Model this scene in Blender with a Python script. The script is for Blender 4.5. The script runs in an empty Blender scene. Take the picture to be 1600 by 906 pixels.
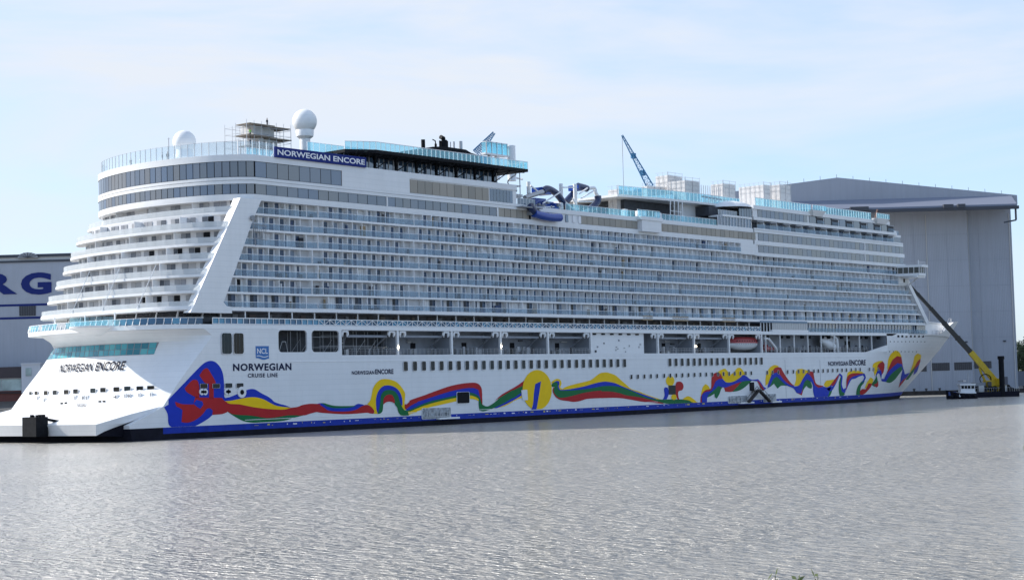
import bpy, bmesh, math, random
import numpy as np
from mathutils import Vector, Matrix
from mathutils.geometry import delaunay_2d_cdt
random.seed(7)
R_ = random.Random(11)
scene = bpy.context.scene

# ------------------------------------------------------------------ camera
CAM = np.array([-165.639, -211.809, 7.251])
YAW, PITCH, ROLL, FPX = 0.879319, 0.056164, -0.027352, 2616.64
_F = np.array([math.sin(YAW)*math.cos(PITCH), math.cos(YAW)*math.cos(PITCH), math.sin(PITCH)])
_R = np.array([math.cos(YAW), -math.sin(YAW), 0.])
_U = np.cross(_R, _F)
RR = math.cos(ROLL)*_R + math.sin(ROLL)*_U
UU = -math.sin(ROLL)*_R + math.cos(ROLL)*_U
cd = bpy.data.cameras.new('camera')
cd.sensor_width = 36.0
cd.lens = FPX*36.0/1600.0
cd.clip_start = 0.5
cd.clip_end = 30000
cam = bpy.data.objects.new('camera', cd)
scene.collection.objects.link(cam)
M = Matrix.Identity(4)
for i in range(3):
    M[i][0] = RR[i]; M[i][1] = UU[i]; M[i][2] = -_F[i]; M[i][3] = CAM[i]
cam.matrix_world = M
scene.camera = cam

# ------------------------------------------------------------------ sky, sun, exposure
SUN_AZ = Vector((-0.43, 0.90, 0)).normalized()
SUN_EL = math.radians(33)
sunv = Vector((SUN_AZ.x*math.cos(SUN_EL), SUN_AZ.y*math.cos(SUN_EL), math.sin(SUN_EL)))
world = bpy.data.worlds.new('World')
scene.world = world
world.use_nodes = True
wn, wl = world.node_tree.nodes, world.node_tree.links
wn.clear()
wo = wn.new('ShaderNodeOutputWorld')
bg = wn.new('ShaderNodeBackground'); bg.inputs['Strength'].default_value = 0.10
sky = wn.new('ShaderNodeTexSky'); sky.sky_type = 'NISHITA'; sky.sun_disc = False
sky.sun_elevation = SUN_EL
sky.sun_rotation = math.atan2(SUN_AZ.x, SUN_AZ.y)
sky.air_density = 1.0; sky.dust_density = 0.6; sky.ozone_density = 2.5
# a gamma and tint grade evens out the clear sky; a thin cirrus veil thickens upwards over the side of the sky in view
gm = wn.new('ShaderNodeGamma'); gm.inputs['Gamma'].default_value = 0.52
gr = wn.new('ShaderNodeMixRGB'); gr.blend_type = 'MULTIPLY'; gr.inputs['Fac'].default_value = 1.0; gr.inputs['Color2'].default_value = (1.54, 1.78, 2.16, 1)
tc = wn.new('ShaderNodeTexCoord')
mp = wn.new('ShaderNodeMapping'); mp.inputs['Scale'].default_value = (1.3, 1.3, 7.0)
mp.inputs['Rotation'].default_value = (0.10, -0.06, 0.4)
nz = wn.new('ShaderNodeTexNoise'); nz.inputs['Scale'].default_value = 2.1; nz.inputs['Detail'].default_value = 8
nz.inputs['Roughness'].default_value = 0.55; nz.inputs['Distortion'].default_value = 0.35
cr = wn.new('ShaderNodeValToRGB')
cr.color_ramp.elements[0].position = 0.36; cr.color_ramp.elements[0].color = (0.05, 0.05, 0.05, 1)
cr.color_ramp.elements[1].position = 0.60; cr.color_ramp.elements[1].color = (1, 1, 1, 1)
sx = wn.new('ShaderNodeSeparateXYZ')
el = wn.new('ShaderNodeMapRange'); el.interpolation_type = 'SMOOTHSTEP'
el.inputs['From Min'].default_value = 0.02; el.inputs['From Max'].default_value = 0.20; el.inputs['To Min'].default_value = 0.34; el.inputs['To Max'].default_value = 0.97
vd = wn.new('ShaderNodeVectorMath'); vd.operation = 'DOT_PRODUCT'; vd.inputs[1].default_value = (_F[0]*0.9, _F[1]*0.9, 0.35)
az = wn.new('ShaderNodeMapRange'); az.interpolation_type = 'SMOOTHSTEP'
az.inputs['From Min'].default_value = -0.25; az.inputs['From Max'].default_value = 0.55; az.inputs['To Min'].default_value = 0.12; az.inputs['To Max'].default_value = 1.0
m1 = wn.new('ShaderNodeMath'); m1.operation = 'MULTIPLY'; m2 = wn.new('ShaderNodeMath'); m2.operation = 'MULTIPLY'
mx = wn.new('ShaderNodeMixRGB'); mx.inputs['Color2'].default_value = (3.72, 3.94, 4.3, 1)
wl.new(tc.outputs['Generated'], mp.inputs['Vector']); wl.new(mp.outputs['Vector'], nz.inputs['Vector'])
wl.new(tc.outputs['Generated'], sx.inputs['Vector']); wl.new(sx.outputs['Z'], el.inputs['Value'])
wl.new(tc.outputs['Generated'], vd.inputs[0]); wl.new(vd.outputs['Value'], az.inputs['Value'])
wl.new(nz.outputs['Fac'], cr.inputs['Fac']); wl.new(cr.outputs['Color'], m1.inputs[0]); wl.new(el.outputs['Result'], m1.inputs[1])
wl.new(m1.outputs[0], m2.inputs[0]); wl.new(az.outputs['Result'], m2.inputs[1]); wl.new(m2.outputs[0], mx.inputs['Fac'])
wl.new(sky.outputs['Color'], gm.inputs['Color']); wl.new(gm.outputs['Color'], gr.inputs['Color1'])
wl.new(gr.outputs['Color'], mx.inputs['Color1']); wl.new(mx.outputs['Color'], bg.inputs['Color'])
wl.new(bg.outputs['Background'], wo.inputs['Surface'])

sd = bpy.data.lights.new('sun', 'SUN'); sd.energy = 2.6; sd.angle = math.radians(0.6); sd.color = (1.0, 0.95, 0.87)
so = bpy.data.objects.new('sun', sd); scene.collection.objects.link(so)
so.rotation_euler = (-sunv).to_track_quat('-Z', 'Y').to_euler()
so.location = (0, 0, 200)
scene.view_settings.view_transform = 'Standard'
scene.view_settings.look = 'None'
scene.view_settings.gamma = 1.0
scene.view_settings.use_curve_mapping = False
scene.view_settings.exposure = 1.15

# ------------------------------------------------------------------ pixel (of the 1600 px photograph) to a point on a real plane
def ray(u, v):
    return _F + RR*(u-800.0)/FPX - UU*(v-453.0)/FPX
def P(u, v, y=0.0):
    d = ray(u, v); k = (y-CAM[1])/d[1]; return CAM + d*k
def PZ(u, v, z):
    d = ray(u, v); k = (z-CAM[2])/d[2]; return CAM + d*k
def PX(u, v, x):
    d = ray(u, v); k = (x-CAM[0])/d[0]; return CAM + d*k
def PD(u, v, depth):
    return CAM + ray(u, v)*depth

# ------------------------------------------------------------------ materials
MATS = {}
def mat(name, col, rough=0.5, metal=0.0, var=0.0, scale=2.0, bump=0.0, bscale=8.0, objvar=None, spec=0.5, coat=0.0, alpha=None, trans=None, stretch=(1, 1, 1), coord='Object', streak=0.0):
    m = bpy.data.materials.new(name); m.use_nodes = True
    nt = m.node_tree; n, l = nt.nodes, nt.links
    b = n['Principled BSDF']
    b.inputs['Base Color'].default_value = (*col, 1)
    b.inputs['Roughness'].default_value = rough
    b.inputs['Metallic'].default_value = metal
    b.inputs['Specular IOR Level'].default_value = spec
    b.inputs['Coat Weight'].default_value = coat
    src = None
    if var > 0 or bump > 0 or streak > 0:
        t = n.new('ShaderNodeNewGeometry')
        mpn = n.new('ShaderNodeMapping'); mpn.inputs['Scale'].default_value = stretch
        l.new(t.outputs['Position'], mpn.inputs['Vector'])
    if var > 0:
        x = n.new('ShaderNodeTexNoise'); x.inputs['Scale'].default_value = scale; x.inputs['Detail'].default_value = 5
        l.new(mpn.outputs['Vector'], x.inputs['Vector'])
        r = n.new('ShaderNodeValToRGB')
        r.color_ramp.elements[0].position = 0.3; r.color_ramp.elements[1].position = 0.7
        r.color_ramp.elements[0].color = (*[max(0, c*(1-var)) for c in col], 1)
        r.color_ramp.elements[1].color = (*[min(1, c*(1+var)) for c in col], 1)
        l.new(x.outputs['Fac'], r.inputs['Fac']); src = r.outputs['Color']
    if streak > 0:
        mp2 = n.new('ShaderNodeMapping'); mp2.inputs['Scale'].default_value = (0.9, 0.9, 0.06)
        l.new(t.outputs['Position'], mp2.inputs['Vector'])
        x2 = n.new('ShaderNodeTexNoise'); x2.inputs['Scale'].default_value = 1.0; x2.inputs['Detail'].default_value = 6
        l.new(mp2.outputs['Vector'], x2.inputs['Vector'])
        r2 = n.new('ShaderNodeValToRGB'); r2.color_ramp.elements[0].position = 0.35; r2.color_ramp.elements[1].position = 0.6
        r2.color_ramp.elements[0].color = (1-streak, 1-streak, 1-streak*1.15, 1); r2.color_ramp.elements[1].color = (1, 1, 1, 1)
        l.new(x2.outputs['Fac'], r2.inputs['Fac'])
        mm = n.new('ShaderNodeMixRGB'); mm.blend_type = 'MULTIPLY'; mm.inputs['Fac'].default_value = 1
        mm.inputs['Color1'].default_value = (*col, 1)
        if src: l.new(src, mm.inputs['Color1'])
        l.new(r2.outputs['Color'], mm.inputs['Color2']); src = mm.outputs['Color']
    if objvar:
        oi = n.new('ShaderNodeObjectInfo')
        r3 = n.new('ShaderNodeValToRGB')
        r3.color_ramp.interpolation = 'CONSTANT'
        el = r3.color_ramp.elements
        el[0].position = 0; el[0].color = (*objvar[0], 1)
        el[1].position = 1.0/len(objvar); el[1].color = (*objvar[1], 1)
        for k in range(2, len(objvar)):
            e = el.new(k/len(objvar)); e.color = (*objvar[k], 1)
        l.new(oi.outputs['Random'], r3.inputs['Fac']); src = r3.outputs['Color']
    if src: l.new(src, b.inputs['Base Color'])
    if bump > 0:
        x3 = n.new('ShaderNodeTexNoise'); x3.inputs['Scale'].default_value = bscale; x3.inputs['Detail'].default_value = 4
        l.new(mpn.outputs['Vector'], x3.inputs['Vector'])
        bp = n.new('ShaderNodeBump'); bp.inputs['Strength'].default_value = bump; bp.inputs['Distance'].default_value = 0.1
        l.new(x3.outputs['Fac'], bp.inputs['Height']); l.new(bp.outputs['Normal'], b.inputs['Normal'])
    if trans is not None:   # thin tinted glass sheet: part see-through, part tinted surface
        fac, tint = trans
        out = n['Material Output']
        tr = n.new('ShaderNodeBsdfTransparent'); tr.inputs['Color'].default_value = (*tint, 1)
        ms = n.new('ShaderNodeMixShader'); ms.inputs['Fac'].default_value = fac
        l.new(b.outputs['BSDF'], ms.inputs[1]); l.new(tr.outputs['BSDF'], ms.inputs[2])
        l.new(ms.outputs['Shader'], out.inputs['Surface'])
    MATS[name] = m
    return m

def plating_white(name, col):
    """white ship paint: welded plate seams as fine relief, faint streaks"""
    m = mat(name, col, 0.42, var=0.025, scale=0.25, spec=0.35, streak=0.03)
    n, l = m.node_tree.nodes, m.node_tree.links
    b = n['Principled BSDF']
    g = n.new('ShaderNodeNewGeometry')
    w = n.new('ShaderNodeTexNoise'); w.inputs['Scale'].default_value = 0.5; w.inputs['Detail'].default_value = 2
    mpn = n.new('ShaderNodeMapping'); mpn.inputs['Scale'].default_value = (0.35, 0.35, 1.6)
    l.new(g.outputs['Position'], mpn.inputs['Vector']); l.new(mpn.outputs['Vector'], w.inputs['Vector'])
    bp = n.new('ShaderNodeBump'); bp.inputs['Strength'].default_value = 0.35; bp.inputs['Distance'].default_value = 0.06
    l.new(w.outputs['Fac'], bp.inputs['Height']); l.new(bp.outputs['Normal'], b.inputs['Normal'])
    # plate joints: slightly darker weld lines
    s = n.new('ShaderNodeSeparateXYZ'); cb = n.new('ShaderNodeCombineXYZ'); sm = n.new('ShaderNodeMath'); sm.operation = 'ADD'
    l.new(g.outputs['Position'], s.inputs['Vector']); l.new(s.outputs['X'], sm.inputs[0]); l.new(s.outputs['Y'], sm.inputs[1])
    l.new(sm.outputs[0], cb.inputs['X']); l.new(s.outputs['Z'], cb.inputs['Y'])
    bk = n.new('ShaderNodeTexBrick'); bk.inputs['Scale'].default_value = 1.0; bk.inputs['Brick Width'].default_value = 11.0; bk.inputs['Row Height'].default_value = 0.9
    bk.inputs['Mortar Size'].default_value = 0.03; bk.inputs['Mortar Smooth'].default_value = 0.5
    bk.inputs['Color1'].default_value = (1, 1, 1, 1); bk.inputs['Color2'].default_value = (0.975, 0.978, 0.98, 1); bk.inputs['Mortar'].default_value = (0.86, 0.87, 0.88, 1)
    l.new(cb.outputs['Vector'], bk.inputs['Vector'])
    mm = n.new('ShaderNodeMixRGB'); mm.blend_type = 'MULTIPLY'; mm.inputs['Fac'].default_value = 1
    old = b.inputs['Base Color'].links[0].from_socket
    l.new(old, mm.inputs['Color1']); l.new(bk.outputs['Color'], mm.inputs['Color2']); l.new(mm.outputs['Color'], b.inputs['Base Color'])
    return m
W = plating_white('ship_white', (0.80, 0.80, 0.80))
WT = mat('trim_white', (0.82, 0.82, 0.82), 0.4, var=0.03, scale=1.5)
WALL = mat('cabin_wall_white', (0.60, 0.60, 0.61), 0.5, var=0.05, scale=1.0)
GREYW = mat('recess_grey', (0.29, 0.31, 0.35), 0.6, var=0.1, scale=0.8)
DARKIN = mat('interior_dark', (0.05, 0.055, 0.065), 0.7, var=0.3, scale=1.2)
DECKM = mat('deck_grey', (0.30, 0.30, 0.29), 0.7, var=0.1)
GLASSG = mat('window_glass_grey', (0.10, 0.11, 0.13), 0.06, objvar=[(0.07, 0.09, 0.13), (0.10, 0.11, 0.13), (0.125, 0.122, 0.125), (0.075, 0.105, 0.165), (0.11, 0.125, 0.16)], spec=0.5)
GLASSB = mat('window_glass_blue', (0.03, 0.07, 0.12), 0.05, objvar=[(0.03, 0.06, 0.11), (0.05, 0.10, 0.17), (0.02, 0.05, 0.09)], spec=0.8)
HWIN = mat('hull_window_glass', (0.012, 0.02, 0.028), 0.08, objvar=[(0.006, 0.009, 0.013), (0.009, 0.022, 0.03), (0.013, 0.011, 0.010), (0.008, 0.014, 0.022)], spec=.25)
CURT = mat('curtain_pale', (0.10, 0.115, 0.115), 0.7)
GLASSG.node_tree.nodes['Principled BSDF'].inputs['IOR'].default_value = 2.0
GLASSB.node_tree.nodes['Principled BSDF'].inputs['IOR'].default_value = 1.8
TAN = mat('tan_panel', (0.33, 0.295, 0.245), 0.45, objvar=[(0.33, 0.295, 0.245), (0.37, 0.33, 0.275), (0.29, 0.265, 0.225)])
TEAL = mat('teal_pane', (0.05, 0.30, 0.36), 0.08, objvar=[(0.05, 0.30, 0.36), (0.08, 0.38, 0.43), (0.03, 0.20, 0.26), (0.11, 0.43, 0.46)])
CYAN = mat('cyan_glass', (0.55, 0.85, 0.93), 0.06, trans=(0.74, (0.74, 0.95, 1.0)))
CLEAR = mat('clear_glass', (0.65, 0.75, 0.8), 0.05, trans=(0.80, (0.93, 0.97, 0.99)))
BALG = mat('balcony_glass', (0.42, 0.50, 0.58), 0.06, trans=(0.80, (0.84, 0.92, 0.97)))
FROST = mat('frosted_glass', (0.70, 0.72, 0.73), 0.25, trans=(0.42, (0.9, 0.93, 0.95)))
TDOOR = mat('terrace_door_glass', (0.3, 0.31, 0.33), 0.3, objvar=[(0.30, 0.31, 0.33), (0.22, 0.23, 0.25), (0.36, 0.36, 0.37), (0.26, 0.27, 0.30), (0.12, 0.13, 0.15)], spec=.2)
DOORD = mat('door_glass_dark', (0.02, 0.03, 0.05), 0.08, objvar=[(0.006, 0.009, 0.016), (0.015, 0.022, 0.04), (0.010, 0.015, 0.025), (0.025, 0.035, 0.06)], spec=.2)
DOORB = mat('door_glass_blue', (0.10, 0.15, 0.24), 0.1, objvar=[(0.05, 0.08, 0.15), (0.08, 0.125, 0.20), (0.035, 0.06, 0.11), (0.20, 0.25, 0.33)], spec=.3)
RAILB = mat('promenade_glass', (0.05, 0.17, 0.30), 0.08, objvar=[(0.04, 0.14, 0.26), (0.06, 0.22, 0.36), (0.03, 0.09, 0.17), (0.08, 0.27, 0.42)])
STEEL = mat('steel_grey', (0.42, 0.43, 0.45), 0.4, metal=0.6)
POST = mat('post_grey', (0.25, 0.26, 0.28), 0.5)
BLACK = mat('black_paint', (0.009, 0.010, 0.013), 0.6, var=0.3, scale=2, spec=.12)
NAVY = mat('navy_board', (0.010, 0.025, 0.17), 0.6, spec=.2)
LETW = mat('letter_white', (0.80, 0.80, 0.82), 0.4)
LETD = mat('letter_navy', (0.008, 0.014, 0.055), 0.6, spec=.2)
LETG = mat('letter_grey', (0.05, 0.052, 0.07), 0.9, spec=0.0)
LOGO = mat('logo_blue', (0.03, 0.15, 0.42), 0.4)
RED = mat('paint_red', (0.44, 0.016, 0.020), 0.5, spec=.2, var=0.06, scale=0.6)
YEL = mat('paint_yellow', (0.90, 0.58, 0.004), 0.5, spec=.2, var=0.05, scale=0.6)
BLU = mat('paint_blue', (0.008, 0.036, 0.44), 0.5, spec=.2, var=0.06, scale=0.6)
GRN = mat('paint_green', (0.006, 0.15, 0.045), 0.5, spec=.2, var=0.06, scale=0.6)
BOOT_SHADE = mat('boot_top_and_shade', (0.012, 0.012, 0.02), 0.7, spec=.1, var=0.3, scale=0.7)
BOOTB = mat('boot_blue', (0.008, 0.036, 0.36), 0.5, spec=.2, var=0.12, scale=0.8, streak=0.12)
ORANGE = mat('lifeboat_red', (0.34, 0.03, 0.035), 0.45)
SLIDE = mat('slide_blue', (0.015, 0.06, 0.32), 0.25, coat=0.3)
SLIDED = mat('slide_navy', (0.01, 0.025, 0.09), 0.25, coat=0.3)
TARP = mat('tarpaulin_white', (0.60, 0.585, 0.575), 0.85, var=0.10, scale=1.5, bump=0.8, bscale=1.2)
WOOD = mat('scaffold_plank', (0.20, 0.17, 0.14), 0.8, var=0.3)
PLY = mat('plywood', (0.36, 0.26, 0.15), 0.8, var=0.2)
SKIN = mat('skin', (0.45, 0.28, 0.2), 0.6)
CLOTHD = mat('dark_clothes', (0.03, 0.035, 0.05), 0.8)
CLOTHG = mat('green_vest', (0.30, 0.60, 0.10), 0.8)
CRANEB = mat('crane_blue', (0.035, 0.17, 0.33), 0.45)
CRANEY = mat('crane_yellow', (0.62, 0.42, 0.015), 0.4, var=0.1)
ROPE = mat('rope', (0.12, 0.12, 0.12), 0.8)

# ------------------------------------------------------------------ builders
COL = scene.collection
class MB:
    def __init__(self): self.v = []; self.f = []; self.m = []
    def quad(self, a, b, c, d, mi=0):
        n = len(self.v); self.v += [tuple(map(float, p)) for p in (a, b, c, d)]; self.f.append((n, n+1, n+2, n+3)); self.m.append(mi)
    def box(self, x0, x1, y0, y1, z0, z1, mi=0, rz=0.0, c=None):
        n = len(self.v)
        pts = [(x0,y0,z0),(x1,y0,z0),(x1,y1,z0),(x0,y1,z0),(x0,y0,z1),(x1,y0,z1),(x1,y1,z1),(x0,y1,z1)]
        if rz:
            cx, cy = c if c else ((x0+x1)/2, (y0+y1)/2); ca, sa = math.cos(rz), math.sin(rz)
            pts = [(cx+(x-cx)*ca-(y-cy)*sa, cy+(x-cx)*sa+(y-cy)*ca, z) for x, y, z in pts]
        self.v += pts
        for q in ((0,3,2,1),(4,5,6,7),(0,1,5,4),(1,2,6,5),(2,3,7,6),(3,0,4,7)):
            self.f.append(tuple(n+i for i in q)); self.m.append(mi)
        return self
    def bar(self, a, b, w, h=None, mi=0):
        """square bar from a to b"""
        h = h or w
        a = Vector(a); b = Vector(b); d = (b-a)
        if d.length < 1e-6: return self
        d.normalize(); up = Vector((0,0,1)) if abs(d.z) < 0.95 else Vector((1,0,0))
        s = d.cross(up).normalized(); t = s.cross(d).normalized()
        n = len(self.v)
        for p in (a, b):
            for q, r in ((-1,-1),(1,-1),(1,1),(-1,1)):
                self.v.append(tuple(p + s*(q*w/2) + t*(r*h/2)))
        for q in ((0,1,2,3),(7,6,5,4),(0,4,5,1),(1,5,6,2),(2,6,7,3),(3,7,4,0)):
            self.f.append(tuple(n+i for i in q)); self.m.append(mi)
        return self
    def tube(self, pts, r, seg=10, mi=0, cap=True):
        pts = [Vector(p) for p in pts]; rs = r if isinstance(r, (list, tuple)) else [r]*len(pts)
        n0 = len(self.v); up = None
        for i, p in enumerate(pts):
            d = (pts[min(i+1, len(pts)-1)]-pts[max(i-1, 0)]).normalized()
            u = Vector((0,0,1)) if abs(d.z) < 0.9 else Vector((1,0,0))
            s = d.cross(u).normalized(); t = s.cross(d).normalized()
            if up is not None:
                t = (up - d*up.dot(d)).normalized(); s = d.cross(t)
            up = t
            for k in range(seg):
                a = 2*math.pi*k/seg
                self.v.append(tuple(p + (s*math.cos(a)+t*math.sin(a))*rs[i]))
        for i in range(len(pts)-1):
            for k in range(seg):
                a = n0+i*seg+k; b = n0+i*seg+(k+1) % seg
                self.f.append((a, b, b+seg, a+seg)); self.m.append(mi)
        if cap:
            self.f.append(tuple(n0+k for k in range(seg))[::-1]); self.m.append(mi)
            e = n0+(len(pts)-1)*seg
            self.f.append(tuple(e+k for k in range(seg))); self.m.append(mi)
        return self
    def lathe(self, c, prof, seg=24, mi=0):
        """prof: (radius, z) pairs"""
        n0 = len(self.v)
        for r, z in prof:
            for k in range(seg):
                a = 2*math.pi*k/seg; self.v.append((c[0]+r*math.cos(a), c[1]+r*math.sin(a), c[2]+z))
        for i in range(len(prof)-1):
            for k in range(seg):
                a = n0+i*seg+k; b = n0+i*seg+(k+1) % seg
                self.f.append((a, b, b+seg, a+seg)); self.m.append(mi)
        return self
    def prism(self, loop, z0, z1, mi=0, caps=True, mcap=None):
        """closed plan loop [(x,y)] extruded from z0 to z1"""
        n = len(self.v); k = len(loop)
        self.v += [(x, y, z0) for x, y in loop] + [(x, y, z1) for x, y in loop]
        for i in range(k):
            j = (i+1) % k; self.f.append((n+i, n+j, n+k+j, n+k+i)); self.m.append(mi)
        if caps:
            mc = mi if mcap is None else mcap
            self.f.append(tuple(n+i for i in range(k))[::-1]); self.m.append(mc)
            self.f.append(tuple(n+k+i for i in range(k))); self.m.append(mc)
        return self
    def mesh(self, name, mats, smooth=None):
        me = bpy.data.meshes.new(name)
        me.from_pydata(self.v, [], self.f)
        for m_ in (mats if isinstance(mats, (list, tuple)) else [mats]): me.materials.append(m_)
        me.polygons.foreach_set('material_index', self.m)
        if smooth is not None:
            me.shade_smooth(); me.set_sharp_from_angle(angle=math.radians(smooth))
        me.update()
        return me
    def build(self, name, mats, parent=None, smooth=None):
        return link(name, self.mesh(name, mats, smooth), parent)

def world_loc(o):
    p = Vector((0,0,0))
    while o is not None:
        p += o.location; o = o.parent
    return p
def link(name, data, parent=None, loc=None, rz=0.0, scale=None):
    """link an object; loc is in world coordinates, parents are never rotated"""
    o = bpy.data.objects.new(name, data); COL.objects.link(o)
    l = Vector(loc) if loc is not None else Vector((0,0,0))
    if parent is not None:
        o.parent = parent; l = l - world_loc(parent)
    o.location = l
    if rz: o.rotation_euler = (0, 0, rz)
    if scale: o.scale = scale
    return o
def tag(o, label=None, cat=None, group=None, kind=None):
    if label: o['label'] = label
    if cat: o['category'] = cat
    if group: o['group'] = group
    if kind: o['kind'] = kind
    return o
def thing(name, loc, label, cat, group=None):
    return tag(link(name, None, None, loc), label, cat, group)
UNIT = {}
def ubox(m):
    if m.name not in UNIT:
        UNIT[m.name] = MB().box(-.5, .5, -.5, .5, -.5, .5).mesh('box_'+m.name, m)
    return UNIT[m.name]
def piece(name, m, parent, x0, x1, y0, y1, z0, z1, rz=0.0):
    """a box-shaped piece sharing one mesh per material"""
    return link(name, ubox(m), parent, ((x0+x1)/2, (y0+y1)/2, (z0+z1)/2), rz, (abs(x1-x0), abs(y1-y0), abs(z1-z0)))

# ================================================================== the setting: water, quay, ground
def water_material():
    m = bpy.data.materials.new('river_water'); m.use_nodes = True
    n, l = m.node_tree.nodes, m.node_tree.links
    b = n['Principled BSDF']
    b.inputs['Base Color'].default_value = (0.335, 0.32, 0.29, 1)
    b.inputs['Roughness'].default_value = 0.20
    b.inputs['IOR'].default_value = 1.33
    g = n.new('ShaderNodeNewGeometry')
    RT = -math.atan2(_R[1], _R[0])
    def noise(sx, sy, sc, det, rot):
        mp_ = n.new('ShaderNodeMapping'); mp_.inputs['Scale'].default_value = (sx, sy, 1); mp_.inputs['Rotation'].default_value = (0, 0, rot)
        t = n.new('ShaderNodeTexNoise'); t.inputs['Scale'].default_value = sc; t.inputs['Detail'].default_value = det
        t.inputs['Roughness'].default_value = 0.55
        l.new(g.outputs['Position'], mp_.inputs['Vector']); l.new(mp_.outputs['Vector'], t.inputs['Vector'])
        return t.outputs['Fac']
    a = noise(3.0, 1.0, 1.0, 3, RT+0.12)
    c = noise(0.95, 0.32, 1.0, 3, RT-0.1)
    e = noise(0.35, 1.0, 0.022, 3, RT+.15)      # calmer and rougher patches of wind
    ad = n.new('ShaderNodeMath'); ad.operation = 'MULTIPLY_ADD'; ad.inputs[1].default_value = 1.2
    l.new(c, ad.inputs[0]); l.new(a, ad.inputs[2])
    rp = n.new('ShaderNodeMapRange'); rp.inputs['From Min'].default_value = 0.35; rp.inputs['From Max'].default_value = 0.65
    rp.inputs['To Min'].default_value = 0.45; rp.inputs['To Max'].default_value = 1.2
    l.new(e, rp.inputs['Value'])
    mu = n.new('ShaderNodeMath'); mu.operation = 'MULTIPLY'
    l.new(ad.outputs[0], mu.inputs[0]); l.new(rp.outputs['Result'], mu.inputs[1])
    bp = n.new('ShaderNodeBump'); bp.inputs['Strength'].default_value = 1.0; bp.inputs['Distance'].default_value = 0.74
    l.new(mu.outputs[0], bp.inputs['Height']); l.new(bp.outputs['Normal'], b.inputs['Normal'])
    return m
WATER = water_material()
mb = MB(); mb.quad((-5000,-5000,0),(9000,-5000,0),(9000,9000,0),(-5000,9000,0))
tag(mb.build('water', WATER), kind='structure')

GROUND = mat('ground_asphalt', (0.10, 0.10, 0.095), 0.9, var=0.2, scale=0.05)
QUAYM = mat('quay_wall', (0.035, 0.03, 0.03), 0.8, var=0.4, scale=0.6, streak=0.3)
GZ = 1.3
# quay edge: near stretch in front of the right hangar, then back behind the ship to the left bank
def flat(u, depth, z):
    q = PD(u, 600, depth); return (q[0], q[1], z)
edge = [flat(6000, 546, GZ), flat(1380, 550, GZ), flat(1375, 690, GZ), flat(-4000, 700, GZ)]
far = [flat(-9000, 9000, GZ), flat(9000, 9000, GZ)]
mb = MB()
n0 = len(mb.v); mb.v += edge+far; mb.f.append(tuple(range(6))[::-1]); mb.m.append(0)
tag(mb.build('ground', GROUND), kind='structure')
mb = MB()
for a, b in zip(edge[:-1], edge[1:]):
    mb.quad((a[0], a[1], -2), (b[0], b[1], -2), (b[0], b[1], GZ+0.02), (a[0], a[1], GZ+0.02))
tag(mb.build('quay_wall', QUAYM), kind='structure')
# sloping near bank the picture was taken from (below the frame)
BANK = mat('bank_grass_soil', (0.06, 0.08, 0.03), 0.95, var=0.4, scale=0.8)
fx, fy = _F[0]/math.hypot(_F[0], _F[1]), _F[1]/math.hypot(_F[0], _F[1])
def near(fw, rt, z): return (CAM[0]+fx*fw+fy*rt, CAM[1]+fy*fw-fx*rt, z)
mb = MB()
mb.quad(near(-60,-120,5.4), near(-60,120,5.4), near(4,120,5.4), near(4,-120,5.4))
mb.quad(near(4,-120,5.4), near(4,120,5.4), near(24,120,-0.6), near(24,-120,-0.6))
tag(mb.build('river_bank', BANK), kind='structure')

# ================================================================== hangars behind
def corrugated(name, col):
    m = mat(name, col, 0.55, var=0.05, scale=0.05, streak=0.05)
    n, l = m.node_tree.nodes, m.node_tree.links
    b = n['Principled BSDF']
    g = n.new('ShaderNodeNewGeometry')
    w = n.new('ShaderNodeTexWave'); w.inputs['Scale'].default_value = 0.55; w.bands_direction = 'X'; w.inputs['Distortion'].default_value = 0
    mp_ = n.new('ShaderNodeMapping'); mp_.inputs['Rotation'].default_value = (0, 0, math.atan2(fx, fy))
    l.new(g.outputs['Position'], mp_.inputs['Vector']); l.new(mp_.outputs['Vector'], w.inputs['Vector'])
    bp = n.new('ShaderNodeBump'); bp.inputs['Strength'].default_value = 0.25; bp.inputs['Distance'].default_value = 0.1
    l.new(w.outputs['Fac'], bp.inputs['Height']); l.new(bp.outputs['Normal'], b.inputs['Normal'])
    return m
HALL = corrugated('hall_cladding', (0.335, 0.355, 0.405))
HALL2 = corrugated('hall_cladding_pale', (0.37, 0.39, 0.44))
ROOFT = mat('hall_roof_trim', (0.05, 0.055, 0.07), 0.6)
CREAM = mat('hall_parapet', (0.55, 0.54, 0.52), 0.6)
DWIN = mat('hall_window_dark', (0.035, 0.035, 0.045), 0.3)
DOORM = mat('hall_mullion', (0.10, 0.10, 0.12), 0.5)
STRIPE = mat('hall_stripe_blue', (0.014, 0.026, 0.15), 0.7, spec=.2)

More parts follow.
